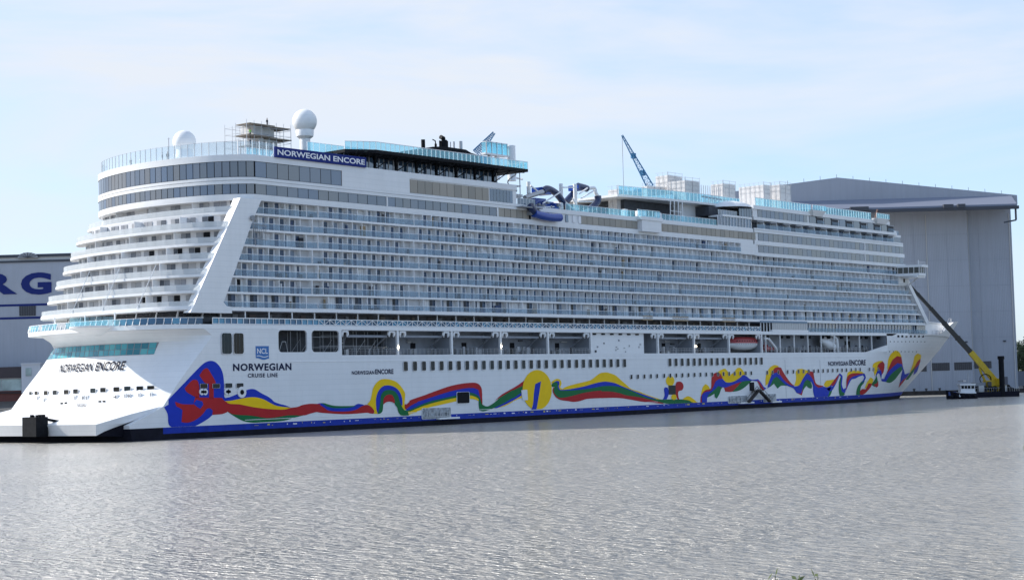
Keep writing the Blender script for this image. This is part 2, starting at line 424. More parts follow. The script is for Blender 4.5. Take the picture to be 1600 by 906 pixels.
class Front:
    """a wall plane square to the view direction at a given depth; r = metres to the right, z = height"""
    def __init__(s, depth): s.d = depth
    def rz(s, u, v):
        q = PD(u, v, s.d); return ((q[0]-CAM[0])*fy - (q[1]-CAM[1])*fx, q[2])
    def pt(s, r, z, back=0.0): return near(s.d_h(r, z)+back, r, z)
    def d_h(s, r, z):
        # horizontal forward distance of the plane (kept constant so the wall is upright)
        return s.d
    def slab(s, mb, loop, front, back, mi=0):
        """outline [(r,z)] extruded from front offset to back offset"""
        n = len(mb.v); k = len(loop)
        mb.v += [near(s.d+front, r, z) for r, z in loop] + [near(s.d+back, r, z) for r, z in loop]
        for i in range(k):
            j = (i+1) % k; mb.f.append((n+j, n+i, n+k+i, n+k+j)); mb.m.append(mi)
        mb.f.append(tuple(n+i for i in range(k))); mb.m.append(mi)
        mb.f.append(tuple(n+k+i for i in range(k))[::-1]); mb.m.append(mi)
    def px(s, u, v):
        """pixel to (r,z) on the upright plane"""
        d = ray(u, v); dh = d[0]*fx+d[1]*fy; k = s.d/dh
        q = d*k; return (q[0]*fy-q[1]*fx, CAM[2]+q[2])
def rect(fr, mb, u0, v0, u1, v1, f, b, mi=0):
    r0, z0 = fr.px(u0, v0); r1, z1 = fr.px(u1, v1)
    fr.slab(mb, [(r0, z1), (r1, z1), (r1, z0), (r0, z0)], f, b, mi)

# --- right hall
fr = Front(562.0)
rE, _ = fr.px(1592, 560); rI, _ = fr.px(1520, 560); rL = fr.px(1120, 560)[0]
zE = fr.px(1550, 324)[1]; pk = fr.px(1303, 281); zR = fr.px(1582, 308)[1]
hall = thing('shipyard_hangar', near(562+60, (rE+rL)/2, GZ), 'huge grey-blue gabled shipbuilding hall at the right behind the bow', 'hangar', 'shipyard halls')
mb = MB(); fr.slab(mb, [(rL, GZ-1), (rE, GZ-1), (rE, zE), (rL, zE)], 2.0, 180)
mb.build('wall', HALL, hall)
mb = MB(); zL = pk[1]-(rE-pk[0])*0+0
slope = (pk[1]-zR)/(rE-pk[0])
fr.slab(mb, [(rL, zE), (rE, zE), (rE, zR), pk, (rL, pk[1]-(pk[0]-rL)*slope*0.85)], -6.0, 182)
mb.build('gable', HALL, hall)
mb = MB(); fr.slab(mb, [(rL, GZ-1), (rI, GZ-1), (rI, zE-0.5), (rL, zE-0.5)], 0, 2.0)
mb.build('sliding_door', HALL2, hall)
# inclined canopy over the doors with a dark rail
zc = fr.px(1550, 310)[1]-2
mb = MB()
n = len(mb.v)
rC = Front(550.0).px(1589, 322)[0]
for r in (rL, rC):
    mb.v += [near(556, r, zE+3.2), near(550, r, zE-0.2), near(550, r, zE-0.9), near(556, r, zE-0.9)]
mb.f += [(0,1,5,4),(1,2,6,5),(2,3,7,6),(0,3,2,1),(4,5,6,7)]; mb.m += [0]*5
mb.build('door_canopy', mat('canopy_grey', (0.20, 0.22, 0.28), 0.6), hall)
mb = MB(); fr.slab(mb, [(rL, zE-1.9), (rC+.4, zE-1.9), (rC+.4, zE-0.9), (rL, zE-0.9)], -13, -11.5); mb.build('canopy_rail', ROOFT, hall)
for u, w in ((1330, 3.0), (1486, 1.2), (1466, 1.6)):
    mb = MB(); r, z = fr.px(u, 322); fr.slab(mb, [(r-w, zE-1.2), (r+w, zE-1.2), (r+w, zE+0.1), (r-w, zE+0.1)], -13.4, -11.4); mb.build('rail_motor', ROOFT, hall)
mb = MB()
r = rC-.8
mb.bar(near(551, r+0.6, zE-1), near(551, r+0.6, zE-5.5), 0.5); mb.bar(near(551, r+0.6, zE-5.5), near(551, r-3.4, zE-6.2), 0.5)
mb.build('bracket', ROOFT, hall)
mb = MB(); r, z = fr.px(1289, 281); fr.slab(mb, [(r-2.6, z-2), (r+2.6, z-2), (r+2.6, z+1.2), (r-2.6, z+1.2)], 20, 26); mb.build('roof_vent', ROOFT, hall)
mb = MB(); r, z = fr.px(1241, 288); fr.slab(mb, [(r-.5, z-4), (r+.5, z-4), (r+.5, z+1.6), (r-.5, z+1.6)], 20, 21); mb.build('roof_vent', ROOFT, hall)
for k in range(15):
    mb = MB(); r = rL+20+(rE-rL-24)*k/14; t = abs(r-pk[0]); z = pk[1]-t*slope*(1 if r > pk[0] else .85)
    mb.bar(near(560, r, z), near(560, r, z+1.6), 0.10); mb.build('roof_post', ROOFT, hall)
for u0, u1, v0, v1 in ((1380, 1448, 568, 580), (1455.7, 1484, 567, 578.5), (1490.7, 1519, 566, 577.5), (1524.5, 1552, 564.5, 575)):
    f0 = 1.9 if u0 > 1520 else -0.1
    mb = MB(); rect(fr, mb, u0, v0, u1, v1, f0, f0+.3)
    w = mb.build('window', DWIN, hall)
    for k in range(1, 9):
        mb = MB(); uu = u0+(u1-u0)*k/9; rect(fr, mb, uu-.35, v0, uu+.35, v1, f0-.12, f0); mb.build('mullion', DOORM, w)
# downpipes, wall lamps and a service door on the right hall
for r in (rI+.6, rE-.8, rI-14):
    mb = MB(); f0 = 1.8 if r > rI else -.2; mb.bar(near(562+f0, r, GZ), near(562+f0, r, zE-2), .22); mb.build('downpipe', CREAM, hall)
for k in range(6):
    r = rL+30+(rE-rL-34)*k/5; f0 = 1.6 if r > rI else -.4; mb = MB(); fr.slab(mb, [(r-.4, 17), (r+.4, 17), (r+.4, 17.5), (r-.4, 17.5)], f0, f0+.4); mb.build('wall_lamp', ROOFT, hall)
mb = MB(); fr.slab(mb, [(rE-6, GZ), (rE-3.5, GZ), (rE-3.5, GZ+4), (rE-6, GZ+4)], 1.85, 2.0); mb.build('service_door', DOORM, hall)
# horizontal cladding seams
mb = MB()
for k in range(1, 7):
    z = GZ+(zE-GZ)*k/7; fr.slab(mb, [(rI+.1, z-.05), (rE-.1, z-.05), (rE-.1, z+.05), (rI+.1, z+.05)], 1.93, 2.0)
    fr.slab(mb, [(rL, z-.05), (rI-.1, z-.05), (rI-.1, z+.05), (rL, z+.05)], -0.07, 0.0)
for k in range(1, 9):
    r = rL+(rE-rL)*k/9
    if abs(r-rI) > 1: f0 = 1.93 if r > rI else -.07; fr.slab(mb, [(r-.04, GZ), (r+.04, GZ), (r+.04, zE-2), (r-.04, zE-2)], f0, f0+.07)
mb.build('cladding_seams', mat('seam_grey', (0.30, 0.32, 0.37), .6), hall)

# --- left hall
fl = Front(705.0)
r0 = fl.px(-260, 500)[0]; r1 = fl.px(330, 500)[0]
zt = fl.px(60, 397.5)[1]; zp = fl.px(60, 407.5)[1]
hallb = thing('shipyard_hangar', near(705+60, (r0+r1)/2, GZ), 'pale blue-grey hall with big navy letters at the left behind the stern', 'hangar', 'shipyard halls')
mb = MB(); fl.slab(mb, [(r0, GZ-1), (r1, GZ-1), (r1, zp), (r0, zp)], 0, 120); mb.build('wall', HALL2, hallb)
mb = MB(); fl.slab(mb, [(r0, zp), (r1, zp), (r1, zt-1.0), (r0, zt-1.0)], 0.6, 118); mb.build('parapet', CREAM, hallb)
mb = MB(); fl.slab(mb, [(r0, zt-1.0), (r1, zt-1.0), (r1, zt+.2), (r0, zt+.2)], 0.0, 119); mb.build('roof_edge', ROOFT, hallb)
mb = MB(); fl.slab(mb, [(r0, zp-.5), (r1, zp-.5), (r1, zp+.3), (r0, zp+.3)], -.5, 0); mb.build('gutter', ROOFT, hallb)
# rooflight, a low faceted dome
ra, za = fl.px(28, 403.5); rb, zb = fl.px(60, 403.5); zc = fl.px(44, 394.5)[1]
mb = MB(); loop = [(ra, za), (rb, za)] + [(ra+(rb-ra)*(0.5+0.5*math.cos(t)), za+(zc-za)*math.sin(t)) for t in [math.pi*k/8 for k in range(1, 8)]]
fl.slab(mb, loop, -.8, 6); rl = mb.build('rooflight', mat('rooflight_grey', (0.30, 0.31, 0.33), 0.3), hallb)
mb = MB()
for k in range(1, 8):
    t = math.pi*k/8; rr = ra+(rb-ra)*(0.5+0.5*math.cos(t)); zz = za+(zc-za)*math.sin(t)
    mb.bar(near(704.1, (ra+rb)/2, za), near(704.1, rr, zz), 0.18)
mb.build('glazing_bars', ROOFT, rl)
for v in (476.3, 496.5):
    z = fl.px(40, v)[1]; mb = MB(); fl.slab(mb, [(r0, z-.45), (r1, z-.45), (r1, z+.45), (r0, z+.45)], -.12, -.01); mb.build('stripe', STRIPE, hallb)
mb = MB(); rect(fl, mb, 30.3, 478.3, 56, 493, -.3, -.02); w = mb.build('window', DWIN, hallb)
for k in range(1, 7):
    mb = MB(); rect(fl, mb, 30.3+25.7*k/7-.3, 478.3, 30.3+25.7*k/7+.3, 493, -.4, -.3); mb.build('mullion', DOORM, w)
def text_mesh(body, offset=0.0, spacing=1.0):
    c = bpy.data.curves.new('txt', 'FONT'); c.body = body; c.size = 1.0; c.offset = offset; c.space_character = spacing; c.resolution_u = 4
    o = bpy.data.objects.new('txt', c); COL.objects.link(o)
    me = bpy.data.meshes.new_from_object(o.evaluated_get(bpy.context.evaluated_depsgraph_get()))
    bpy.data.objects.remove(o); bpy.data.curves.remove(c)
    V = np.array([v.co[:2] for v in me.vertices]); F = [tuple(p.vertices) for p in me.polygons]
    bpy.data.meshes.remove(me)
    V -= V.min(0); V /= V.max(0)
    return V, F
def text_front(frp, body, u0, v0, u1, v1, off, m, parent, offset=0.0, name='lettering'):
    V, F = text_mesh(body, offset)
    ra, za = frp.px(u0, v1); rb, zb = frp.px(u1, v0)
    mb = MB(); mb.v = [near(frp.d+off, ra+(rb-ra)*x, za+(zb-za)*y) for x, y in V]; mb.f = F; mb.m = [0]*len(F)
    return mb.build(name, m, parent)
text_front(fl, 'R', -33, 425.5, 27, 461, -.2, STRIPE, hallb, 0.05)
text_front(fl, 'G', 33, 425, 80.5, 461, -.2, STRIPE, hallb, 0.05)

# low brick-based buildings on the left quay
RUST = mat('red_brown_wall', (0.11, 0.035, 0.03), 0.8, var=0.2)
PALEG = mat('pale_glazing', (0.28, 0.36, 0.36), 0.12, var=0.5, scale=0.15)
DROOF = mat('dark_roof', (0.045, 0.035, 0.04), 0.7)
LGREY = mat('light_house_wall', (0.50, 0.52, 0.56), 0.7)
fq = Front(694.0)
lb = thing('low_building', near(697, fq.px(-20, 610)[0], GZ), 'low glass-fronted quay building with dark roof left of the stern', 'building')
mb = MB(); rect(fq, mb, -90, 576, 35.6, 590, -1.2, 6); mb.build('roof', DROOF, lb)
mb = MB(); rect(fq, mb, -90, 591, 35, 612.5, 0, 6); mb.build('wall', LGREY, lb)
for k in range(4):
    mb = MB(); rect(fq, mb, 33.5-31.5*(k+1)+.8, 592.5, 33.5-31.5*k, 610, -.25, -.01); mb.build('window', PALEG, lb)
mb = MB(); rect(fq, mb, -90, 613, 40, 626, -.5, 6); mb.build('base', RUST, lb)
mb = MB()
for k in range(26): rect(fq, mb, 35-1.4*k-.9, 612.2, 35-1.4*k, 614.4, -1.2, -.6)
mb.build('planter_row', DROOF, lb)
wh = thing('quay_house', near(694, fq.px(45, 600)[0], GZ), 'small light grey house with one window beside the stern', 'building')
mb = MB(); rect(fq, mb, 36, 568.5, 66, 613, -2.5, 5); mb.build('wall', LGREY, wh)
mb = MB(); rect(fq, mb, 43, 575, 52, 587, -2.8, -2.55); mb.build('window', PALEG, wh)
mb = MB(); rect(fq, mb, 35.3, 567.4, 66.6, 568.6, -2.9, 5.4); mb.build('roof', LGREY, wh)

# bollards along the right quay
for k, u in enumerate((1428, 1447, 1468, 1600)):
    q = flat(u, 552, GZ); o = MB(); o.lathe(q, [(.35, 0), (.3, .5), (.5, .65), (.5, .85), (.01, .95)], 12)
    tag(o.build('bollard', mat('bollard_iron', (.05, .05, .055), .6) if k == 0 else MATS['bollard_iron'], None, smooth=40), ['black bollard on the quay closest to the bow', 'black bollard on the quay, second from the bow', 'black bollard on the quay left of the tugboat', 'black bollard at the right end of the quay'][k], 'bollard', 'quay bollards')

# ================================================================== the cruise ship
# ship axes: x forward from the stern, y = 0 starboard side, y = 41.4 port side, z = 0 waterline
BW = 41.4; HB = 20.7
ship = thing('cruise_ship', (166, HB, 0), 'white cruise ship with ribbons of red, blue, yellow and green painted along its hull', 'ship')
def lerp_tab(tab, z):
    if z <= tab[0][0]: return tab[0][1]
    for (a, va), (b, vb) in zip(tab[:-1], tab[1:]):
        if z <= b: return va+(vb-va)*(z-a)/(b-a)
    return tab[-1][1]
XC = [(-2, -4), (0, -4.5), (2.5, -5.2), (5.2, 1.0), (9, 2.0), (12, 3.0), (15.7, 4.3), (16.6, 2.6), (17.6, 0.6), (30, 0.6)]
XS = [(-2, -2.5), (0, -3.0), (2.5, -3.6), (5.2, 3.0), (9, 6.2), (12, 9.0), (15.7, 12.6), (16.6, 13.2), (17.6, 11.6), (30, 11.6)]
XE = [(-2, 294), (0, 296), (2.3, 299.2), (6.1, 307.2), (10.3, 315.9), (14.2, 323.2), (18.3, 328.2), (22, 332), (24, 333)]
X0 = [(-2, 212), (0, 215), (5, 222), (12, 236), (18, 256), (24, 268)]
PW = [(-2, 1.6), (0, 1.65), (6, 1.8), (12, 1.95), (18, 2.2), (24, 2.4)]
TEX = 2.6
def hb(x, z):
    x0, xe, p = lerp_tab(X0, z), lerp_tab(XE, z), lerp_tab(PW, z)
    if x <= x0: return HB
    if x >= xe: return 0.0
    return HB*(1-((x-x0)/(xe-x0))**p)**(0.92)
def hull_y(x, z):
    xs, xc = lerp_tab(XS, z), lerp_tab(XC, z)
    if x < xs:
        return HB-HB*max(0.0, (x-xc)/(xs-xc))**(1/TEX)
    return HB-hb(x, z)
def transom_x(y, z):
    t = abs(y-HB)/HB; return lerp_tab(XC, z)+(lerp_tab(XS, z)-lerp_tab(XC, z))*t**TEX
def PH(u, v):
    y = 0.0
    for _ in range(40):
        q = P(u, v, y); y = 0.5*y+0.5*hull_y(q[0], q[2])
    q = P(u, v, y); return q
TS = [math.sin(math.pi/2*k/14) for k in range(15)]
def hull_loop(z, x_from=None, x_to=None, offset=0.0):
    xs, xc, x0, xe = lerp_tab(XS, z), lerp_tab(XC, z), lerp_tab(X0, z), lerp_tab(XE, z)
    pts = []
    for k in range(0, 15): pts.append((transom_x(HB-HB*TS[k], z), HB-HB*TS[k]))     # centre to starboard corner
    for x_ in (1, 2, 3, 4): pts.append((max(x_, xs+.02*x_), 0.0))
    xs4 = max(4.0, xs+.1)
    for k in range(1, 37): pts.append((xs4+(x0-xs4)*k/37, 0.0))
    for k in range(0, 29):
        s = math.sin(math.pi/2*k/28); x = x0+(xe-x0)*s; pts.append((x, HB-hb(x, z)))
    pts[-1] = (xe, HB)
    port = [(x, BW-y) for x, y in pts[1:-1]][::-1]
    return pts+port
def loft(mb, loops, zs, mi):
    n0 = len(mb.v); k = len(loops[0])
    for lp, z in zip(loops, zs): mb.v += [(x, y, z) for x, y in lp]
    for i in range(len(loops)-1):
        for j in range(k):
            a = n0+i*k+j; b = n0+i*k+(j+1) % k
            mb.f.append((a, b, b+k, a+k)); mb.m.append(mi(i))
zs = [-1.5, 0, 0.5, 0.95, 1.95, 2.5, 3.5, 5.2, 6.1, 7.5, 9, 10.3, 12, 12.12, 13.2]
mb = MB()
loft(mb, [hull_loop(z) for z in zs], zs, lambda i: 1 if zs[i] < 0.9 else (2 if zs[i] < 1.9 else 0))
for fi, f_ in enumerate(mb.f):
    if mb.m[fi] == 2 and max(mb.v[i][0] for i in f_) < 4: mb.m[fi] = 1
hull = mb.build('hull', [W, BOOT_SHADE, BOOTB], ship, smooth=28)
# deck at the top of the lower hull
mb = MB(); lp = hull_loop(13.2); n = len(mb.v); mb.v += [(x, y, 13.18) for x, y in lp]; mb.f.append(tuple(range(len(lp)))); mb.m.append(0)
mb.build('boat_deck', DECKM, ship)
# upper hull at the stern, wrapping round to port
XA1 = P(433, 530)[0]
zs2 = [13.2, 14.5, 15.7, 16.2, 16.6, 17.1, 17.6]
mb = MB()
def open_loft(mb, rows, zs, mi=0):
    n0 = len(mb.v); k = len(rows[0])
    for r_, z in zip(rows, zs): mb.v += [(x, y, z) for x, y in r_]
    for i in range(len(rows)-1):
        for j in range(k-1):
            a = n0+i*k+j; mb.f.append((a, a+1, a+1+k, a+k)); mb.m.append(mi)
rows = []
for z in zs2:
    half = [(transom_x(HB-HB*TS[k], z), HB-HB*TS[k]) for k in range(15)]
    half += [(half[-1][0]+(XA1-half[-1][0])*k/6, 0.0) for k in range(1, 7)]
    port = [(x, BW-y) for x, y in half[1:]]
    rows.append(port[::-1]+half)
open_loft(mb, rows, zs2)
mb.build('stern_upper_hull', W, ship, smooth=28)
# upper hull at the bow with its rising bulwark
XB0 = P(1386, 540)[0]
def top_z(x):
    if x < 288: return 18.2
    s = min(1, (x-288)/16); s = s*s*(3-2*s); return 18.2+4.2*s+0.6*max(0, (x-304)/28)
mb = MB(); rows = []; NL = 8
for i in range(NL+1):
    rows.append([])
for side in (0,):
    S_ = [XB0+(331.5-XB0)*math.sin(math.pi/2*k/40) for k in range(41)]
half = []
for x in S_: half.append(x)
zz = [13.2+(1)*i/NL for i in range(NL+1)]
V = []; k = len(S_)
for i in range(NL+1):
    row = []
    for j, s in enumerate(S_):
        f = (s-XB0)/(331.5-XB0)
        tz = top_z(s); z = 13.2+(tz-13.2)*i/NL
        xe = lerp_tab(XE, z); x = XB0+(xe-XB0)*f
        row.append((x, HB-hb(x, z) if j < k-1 else HB, z))
    V.append(row+[(x, BW-y, z) for x, y, z in row[:-1][::-1]])
n0 = len(mb.v); kk = len(V[0])
for r_ in V: mb.v += r_
for i in range(NL):
    for j in range(kk-1):
        a = n0+i*kk+j; mb.f.append((a, a+1, a+1+kk, a+kk)); mb.m.append(0)
mb.build('bow_upper_hull', W, ship, smooth=30)
# foredeck
mb = MB(); lp = [(x, HB-hb(x, 18)) for x in S_[:-1]]
lp = [(min(x, 327), y+.1) for x, y in lp]; lp = lp+[(x, BW-y) for x, y in lp[::-1]]
mb.prism(lp, 17.6, 18.1); mb.build('foredeck', DECKM, ship)
S2 = [276+(323-276)*k/20 for k in range(21)]
lp = [(x, HB-max(.3, hb(x, 19)-2.4)) for x in S2]; lp = lp+[(x, BW-y) for x, y in lp[::-1]]
mb = MB(); mb.prism(lp, 18.0, 21.7); mb.build('mooring_deck_house', W, ship, smooth=30)
mb = MB(); mb.prism([(x+.2, y-.4 if y < HB else y+.4) for x, y in lp], 21.7, 21.95); mb.build('bow_deck', WT, ship)
# thin knuckle line along the hull
mb = MB()
mb.box(P(434, 565)[0], 236, -0.06, 0.02, 12.06, 12.20); mb.box(20, 200, -0.05, 0.02, 2.52, 2.60)
mb.build('rubbing_strake', WT, ship)

# ducktail at the waterline: sloping top, rim shaped as an undercut so it turns to shade, rising along both sides to the hull
rows = []
for k in range(9):                               # starboard side, hull to corner
    s = 1-k/8.; x = -9.0+12.0*s; y = 1.1*(1-s)**.7; zt_ = 2.85+max(0, (s-.45)/.55)*2.4; zb_ = min(zt_-.01, 1.1+1.75*(s/.45)**.8)
    rows.append([(3.3, .35, 5.34), (3.3*.5+x*.5, .35+(y-.35)*.5, 5.34*.5+zt_*.5+.12*(1-s)), (x, y, zt_), (x+.25*(1-s), y+.35*(1-s), zb_), (3.6, y+.9*(1-s), .35+4.6*s**1.5), (4.2, y+1.0*(1-s), -1+5.5*s**2)])
NA = 32
for k in range(1, NA+1):
    y = 1.1+(HB-1.1)*k/NA; t = (HB-y)/HB; xi = transom_x(y, 5.2)+.3; x = -9.3+1.4*t*t
    rows.append([(xi, y, 5.32), (xi*.5+x*.5, y, 5.32*.5+2.85*.5+.14), (x, y, 2.85), (x+.6, y, 1.1), (xi+.3, y, .4), (xi+1.2, y, -1)])
rows += [[(x, BW-y, z) for x, y, z in r_] for r_ in rows[:-1][::-1]]
mb = MB()
for r_ in rows: mb.v += r_
for i in range(len(rows)-1):
    for j in range(5):
        a = i*6+j; mb.f.append((a, a+1, a+7, a+6)); mb.m.append(0 if j < 3 else 1)  # underside painted black to stand in for the shade below the overhang
mb.build('ducktail', [W, BOOT_SHADE], ship, smooth=22)

# ---------------- flat marks on the hull (paint, lettering, windows)
def surf_pt(x, z, off): return (x, hull_y(x, z)-off, z)
def paint(poly, m, off, name='painted_ribbon', parent=None, step=2.5):
    """outline [(x,z)] laid on the hull skin"""
    vs = [Vector(p) for p in poly]; xs_ = [p[0] for p in poly]; zs_ = [p[1] for p in poly]
    ne = len(vs)
    if max(xs_) > 214 or min(xs_) < 14:
        x = min(xs_)
        g = 1.2
        while x < max(xs_):
            z = min(zs_)
            while z < max(zs_):
                inside = False
                for i in range(ne):
                    (x1, z1), (x2, z2) = poly[i], poly[(i+1) % ne]
                    if (z1 > z) != (z2 > z) and x < (x2-x1)*(z-z1)/(z2-z1)+x1: inside = not inside
                if inside: vs.append(Vector((x, z)))
                z += g
            x += g
    r = delaunay_2d_cdt(vs, [], [list(range(ne))], 1, 1e-4)
    mb = MB(); mb.v = [surf_pt(p[0], p[1], off) for p in r[0]]
    mb.f = [tuple(f) for f in r[2]]; mb.m = [0]*len(mb.f)
    # face outwards (towards -y)
    out = []
    for f in mb.f:
        a, b, c = (Vector(mb.v[i]) for i in f[:3])
        out.append(f if (b-a).cross(c-a).y < 0 else f[::-1])
    mb.f = out
    return mb.build(name, m, parent or hull)
def smooth_poly(pts, n=3):
    """closed Catmull-Rom through the points"""
    out = []; k = len(pts)
    for i in range(k):
        p0, p1, p2, p3 = (np.array(pts[(i+d) % k], float) for d in (-1, 0, 1, 2))
        # keep sharp corners
        a = p1-p0; b = p2-p1; c = p3-p2
        def ang(p, q):
            return math.degrees(math.acos(max(-1, min(1, float(np.dot(p, q))/(np.linalg.norm(p)*np.linalg.norm(q)+1e-9)))))
        t1 = (p2-p0)/2 if ang(a, b) < 50 else b*0.6
        t2 = (p3-p1)/2 if ang(b, c) < 50 else b*0.6
        L = np.linalg.norm(b)
        t1 = t1/(np.linalg.norm(t1)+1e-9)*min(np.linalg.norm(t1), L); t2 = t2/(np.linalg.norm(t2)+1e-9)*min(np.linalg.norm(t2), L)
        for s in range(n):
            t = s/n; h = (2*t**3-3*t**2+1)*p1+(t**3-2*t**2+t)*t1+(-2*t**3+3*t**2)*p2+(t**3-t**2)*t2
            out.append(tuple(h))
    return out
RIB = [0]
def tile(ox, oy, s, items):
    RIB[0] += 1
    for colr, layer, pts in items:
        pts = smooth_poly(pts)
        pl = []
        for a, b in pts:
            q = PH(ox+a/s, oy+b/s); pl.append((q[0], max(1.97, q[2])))
        # drop repeated points
        cl = [pl[0]]
        for q in pl[1:]:
            if abs(q[0]-cl[-1][0])+abs(q[1]-cl[-1][1]) > 0.03: cl.append(q)
        paint(cl, {'r': RED, 'y': YEL, 'b': BLU, 'g': GRN, 'w': W, 'k': HWIN}[colr], 0.03+0.016*layer+0.008*(RIB[0] % 2))
def ell(cx, cy, rx, ry, n=28, ymax=1e9):
    return [(cx+rx*math.cos(2*math.pi*k/n), min(ymax, cy+ry*math.sin(2*math.pi*k/n))) for k in range(n)]
tile(240, 560, 6.47, [
 ('b', 0, [(92,472),(330,225),(430,120),(510,45),(575,22),(630,40),(680,100),(705,180),(712,300),(712,420),(700,520),(600,565),(560,600),(490,645),(420,680),(300,705),(200,708),(150,660),(140,560)]),
 ('r', 1, [(460,170),(500,112),(530,98),(550,105),(625,235),(618,262),(606,262),(606,398),(560,398),(556,255),(515,245)]),
 ('r', 1, [(312,300),(350,255),(395,215),(435,215),(450,240),(460,300),(460,392),(420,388),(330,335)]),
 ('r', 1, [(215,435),(290,460),(400,462),(420,385),(470,392),(690,396),(712,425),(742,440),(742,540),(690,560),(590,568),(597,525),(570,500),(535,508),(500,555),(450,600),(390,635),(330,648),(280,640),(290,520),(262,498),(228,480)]),
 ('b', 2, [(400,455),(430,415),(490,432),(500,465),(470,507),(440,490)]),
])
tile(340, 570, 9.0625, [
 ('b', 0, [(85,440),(110,465),(180,450),(300,400),(370,370),(440,345),(490,338),(540,350),(620,400),(700,440),(760,480),(800,520),(880,550),(960,570),(1035,602),(860,610),(700,600),(500,560),(300,520),(180,515),(95,510)]),
 ('g', 0, [(95,630),(200,660),(300,690),(480,700),(700,730),(850,720),(1000,700),(1240,706),(1050,755),(950,785),(800,800),(600,810),(500,815),(370,795),(250,735)]),
 ('y', 1, [(100,510),(180,505),(280,485),(380,465),(470,455),(560,460),(660,490),(740,535),(820,572),(900,588),(1035,602),(950,635),(860,640),(700,630),(500,605),(300,570),(180,555)]),
 ('r', 2, [(0,470),(60,490),(120,530),(180,550),(300,555),(500,595),(700,620),(860,630),(950,628),(1040,605),(1130,592),(1200,565),(1300,548),(1400,550),(1450,553),(1450,672),(1400,665),(1300,690),(1230,712),(1000,710),(850,735),(700,750),(480,715),(300,705),(200,690),(100,635),(80,660),(40,690),(0,695)]),
])
tile(490, 570, 9.0625, [
 ('r', 0, [(-5,552),(60,550),(150,575),(300,600),(480,600),(600,600),(680,575),(740,562),(790,575),(840,620),(860,660),(845,690),(800,685),(760,675),(600,688),(450,695),(300,690),(100,675),(40,665),(-5,672)]),
 ('b', 1, [(50,550),(100,538),(200,560),(300,580),(480,580),(560,580),(620,550),(680,555),(722,568),(680,582),(600,630),(480,655),(300,655),(200,640),(150,605),(90,568)]),
 ('g', 2, [(100,538),(150,540),(200,555),(280,575),(400,580),(560,577),(600,568),(560,592),(480,605),(300,610),(200,592),(150,562)]),
 ('y', 1, [(755,555),(800,500),(820,420),(840,330),(880,260),(940,210),(1000,198),(1080,205),(1170,240),(1240,310),(1285,380),(1295,420),(1285,560),(1302,632),(1270,642),(1235,560),(1235,470),(1200,380),(1140,325),(1060,300),(980,312),(930,370),(900,430),(892,500),(895,620),(907,690),(850,690),(858,660),(840,620),(800,580)]),
 ('b', 2, [(905,690),(885,620),(880,500),(890,430),(920,360),(980,300),(1060,288),(1140,310),(1210,370),(1250,470),(1254,570),(1220,570),(1185,500),(1170,430),(1130,385),(1060,365),(1000,385),(965,440),(955,520),(935,620)]),
 ('g', 3, [(905,690),(925,610),(940,520),(950,430),(990,370),(1060,350),(1140,370),(1190,430),(1215,510),(1240,570),(1280,635),(1330,645),(1345,712),(1240,712),(1200,670),(1180,600),(1150,560),(1130,490),(1110,440),(1060,428),(1015,450),(992,505),(982,560),(972,650),(940,685)]),
 ('r', 4, [(982,560),(985,490),(1010,440),(1060,418),(1110,430),(1140,490),(1143,542),(1080,515),(1020,528)]),
 ('y', 0, [(1295,680),(1320,650),(1460,600),(1460,672),(1380,690),(1340,712)]),
 ('g', 1, [(1310,645),(1380,610),(1460,575),(1460,612),(1320,668)]),
 ('b', 2, [(1300,632),(1380,565),(1460,520),(1460,590),(1330,642)]),
 ('r', 3, [(1290,550),(1310,560),(1380,500),(1460,462),(1460,530),(1380,570),(1300,628),(1285,600)]),
])
tile(640, 570, 9.0625, [
 ('y', 0, [(-5,650),(150,585),(300,535),(500,485),(700,445),(860,420),(930,440),(975,470),(980,515),(930,490),(860,480),(700,505),(500,550),(300,595),(150,640),(-5,692)]),
 ('g', 1, [(-5,625),(150,560),(300,505),(500,460),(700,415),(860,385),(960,425),(1005,470),(1022,500),(1030,560),(1100,585),(1200,530),(1300,440),(1460,345),(1460,470),(1330,540),(1200,605),(1100,640),(1040,655),(985,640),(975,560),(975,480),(930,450),(860,430),(700,455),(500,495),(300,545),(150,595),(-5,662)]),
 ('b', 2, [(-5,570),(100,515),(200,480),(400,415),(600,355),(780,320),(900,315),(970,345),(1002,482),(960,430),(860,390),(700,420),(500,465),(300,510),(150,565),(-5,632)]),
 ('r', 3, [(-5,502),(80,470),(200,430),(400,355),(600,290),(800,255),(930,252),(990,285),(1020,350),(1027,572),(1000,482),(970,350),(900,325),(780,330),(600,365),(400,425),(200,490),(100,525),(-5,582)]),
 ('r', 2, [(1200,510),(1300,420),(1460,328),(1460,352),(1300,445)]),
 ('b', 2, [(1190,608),(1330,540),(1460,465),(1460,505),(1350,560),(1230,610)]),
 ('y', 1, [(1240,608),(1350,555),(1460,500),(1460,520),(1350,578)]),
])
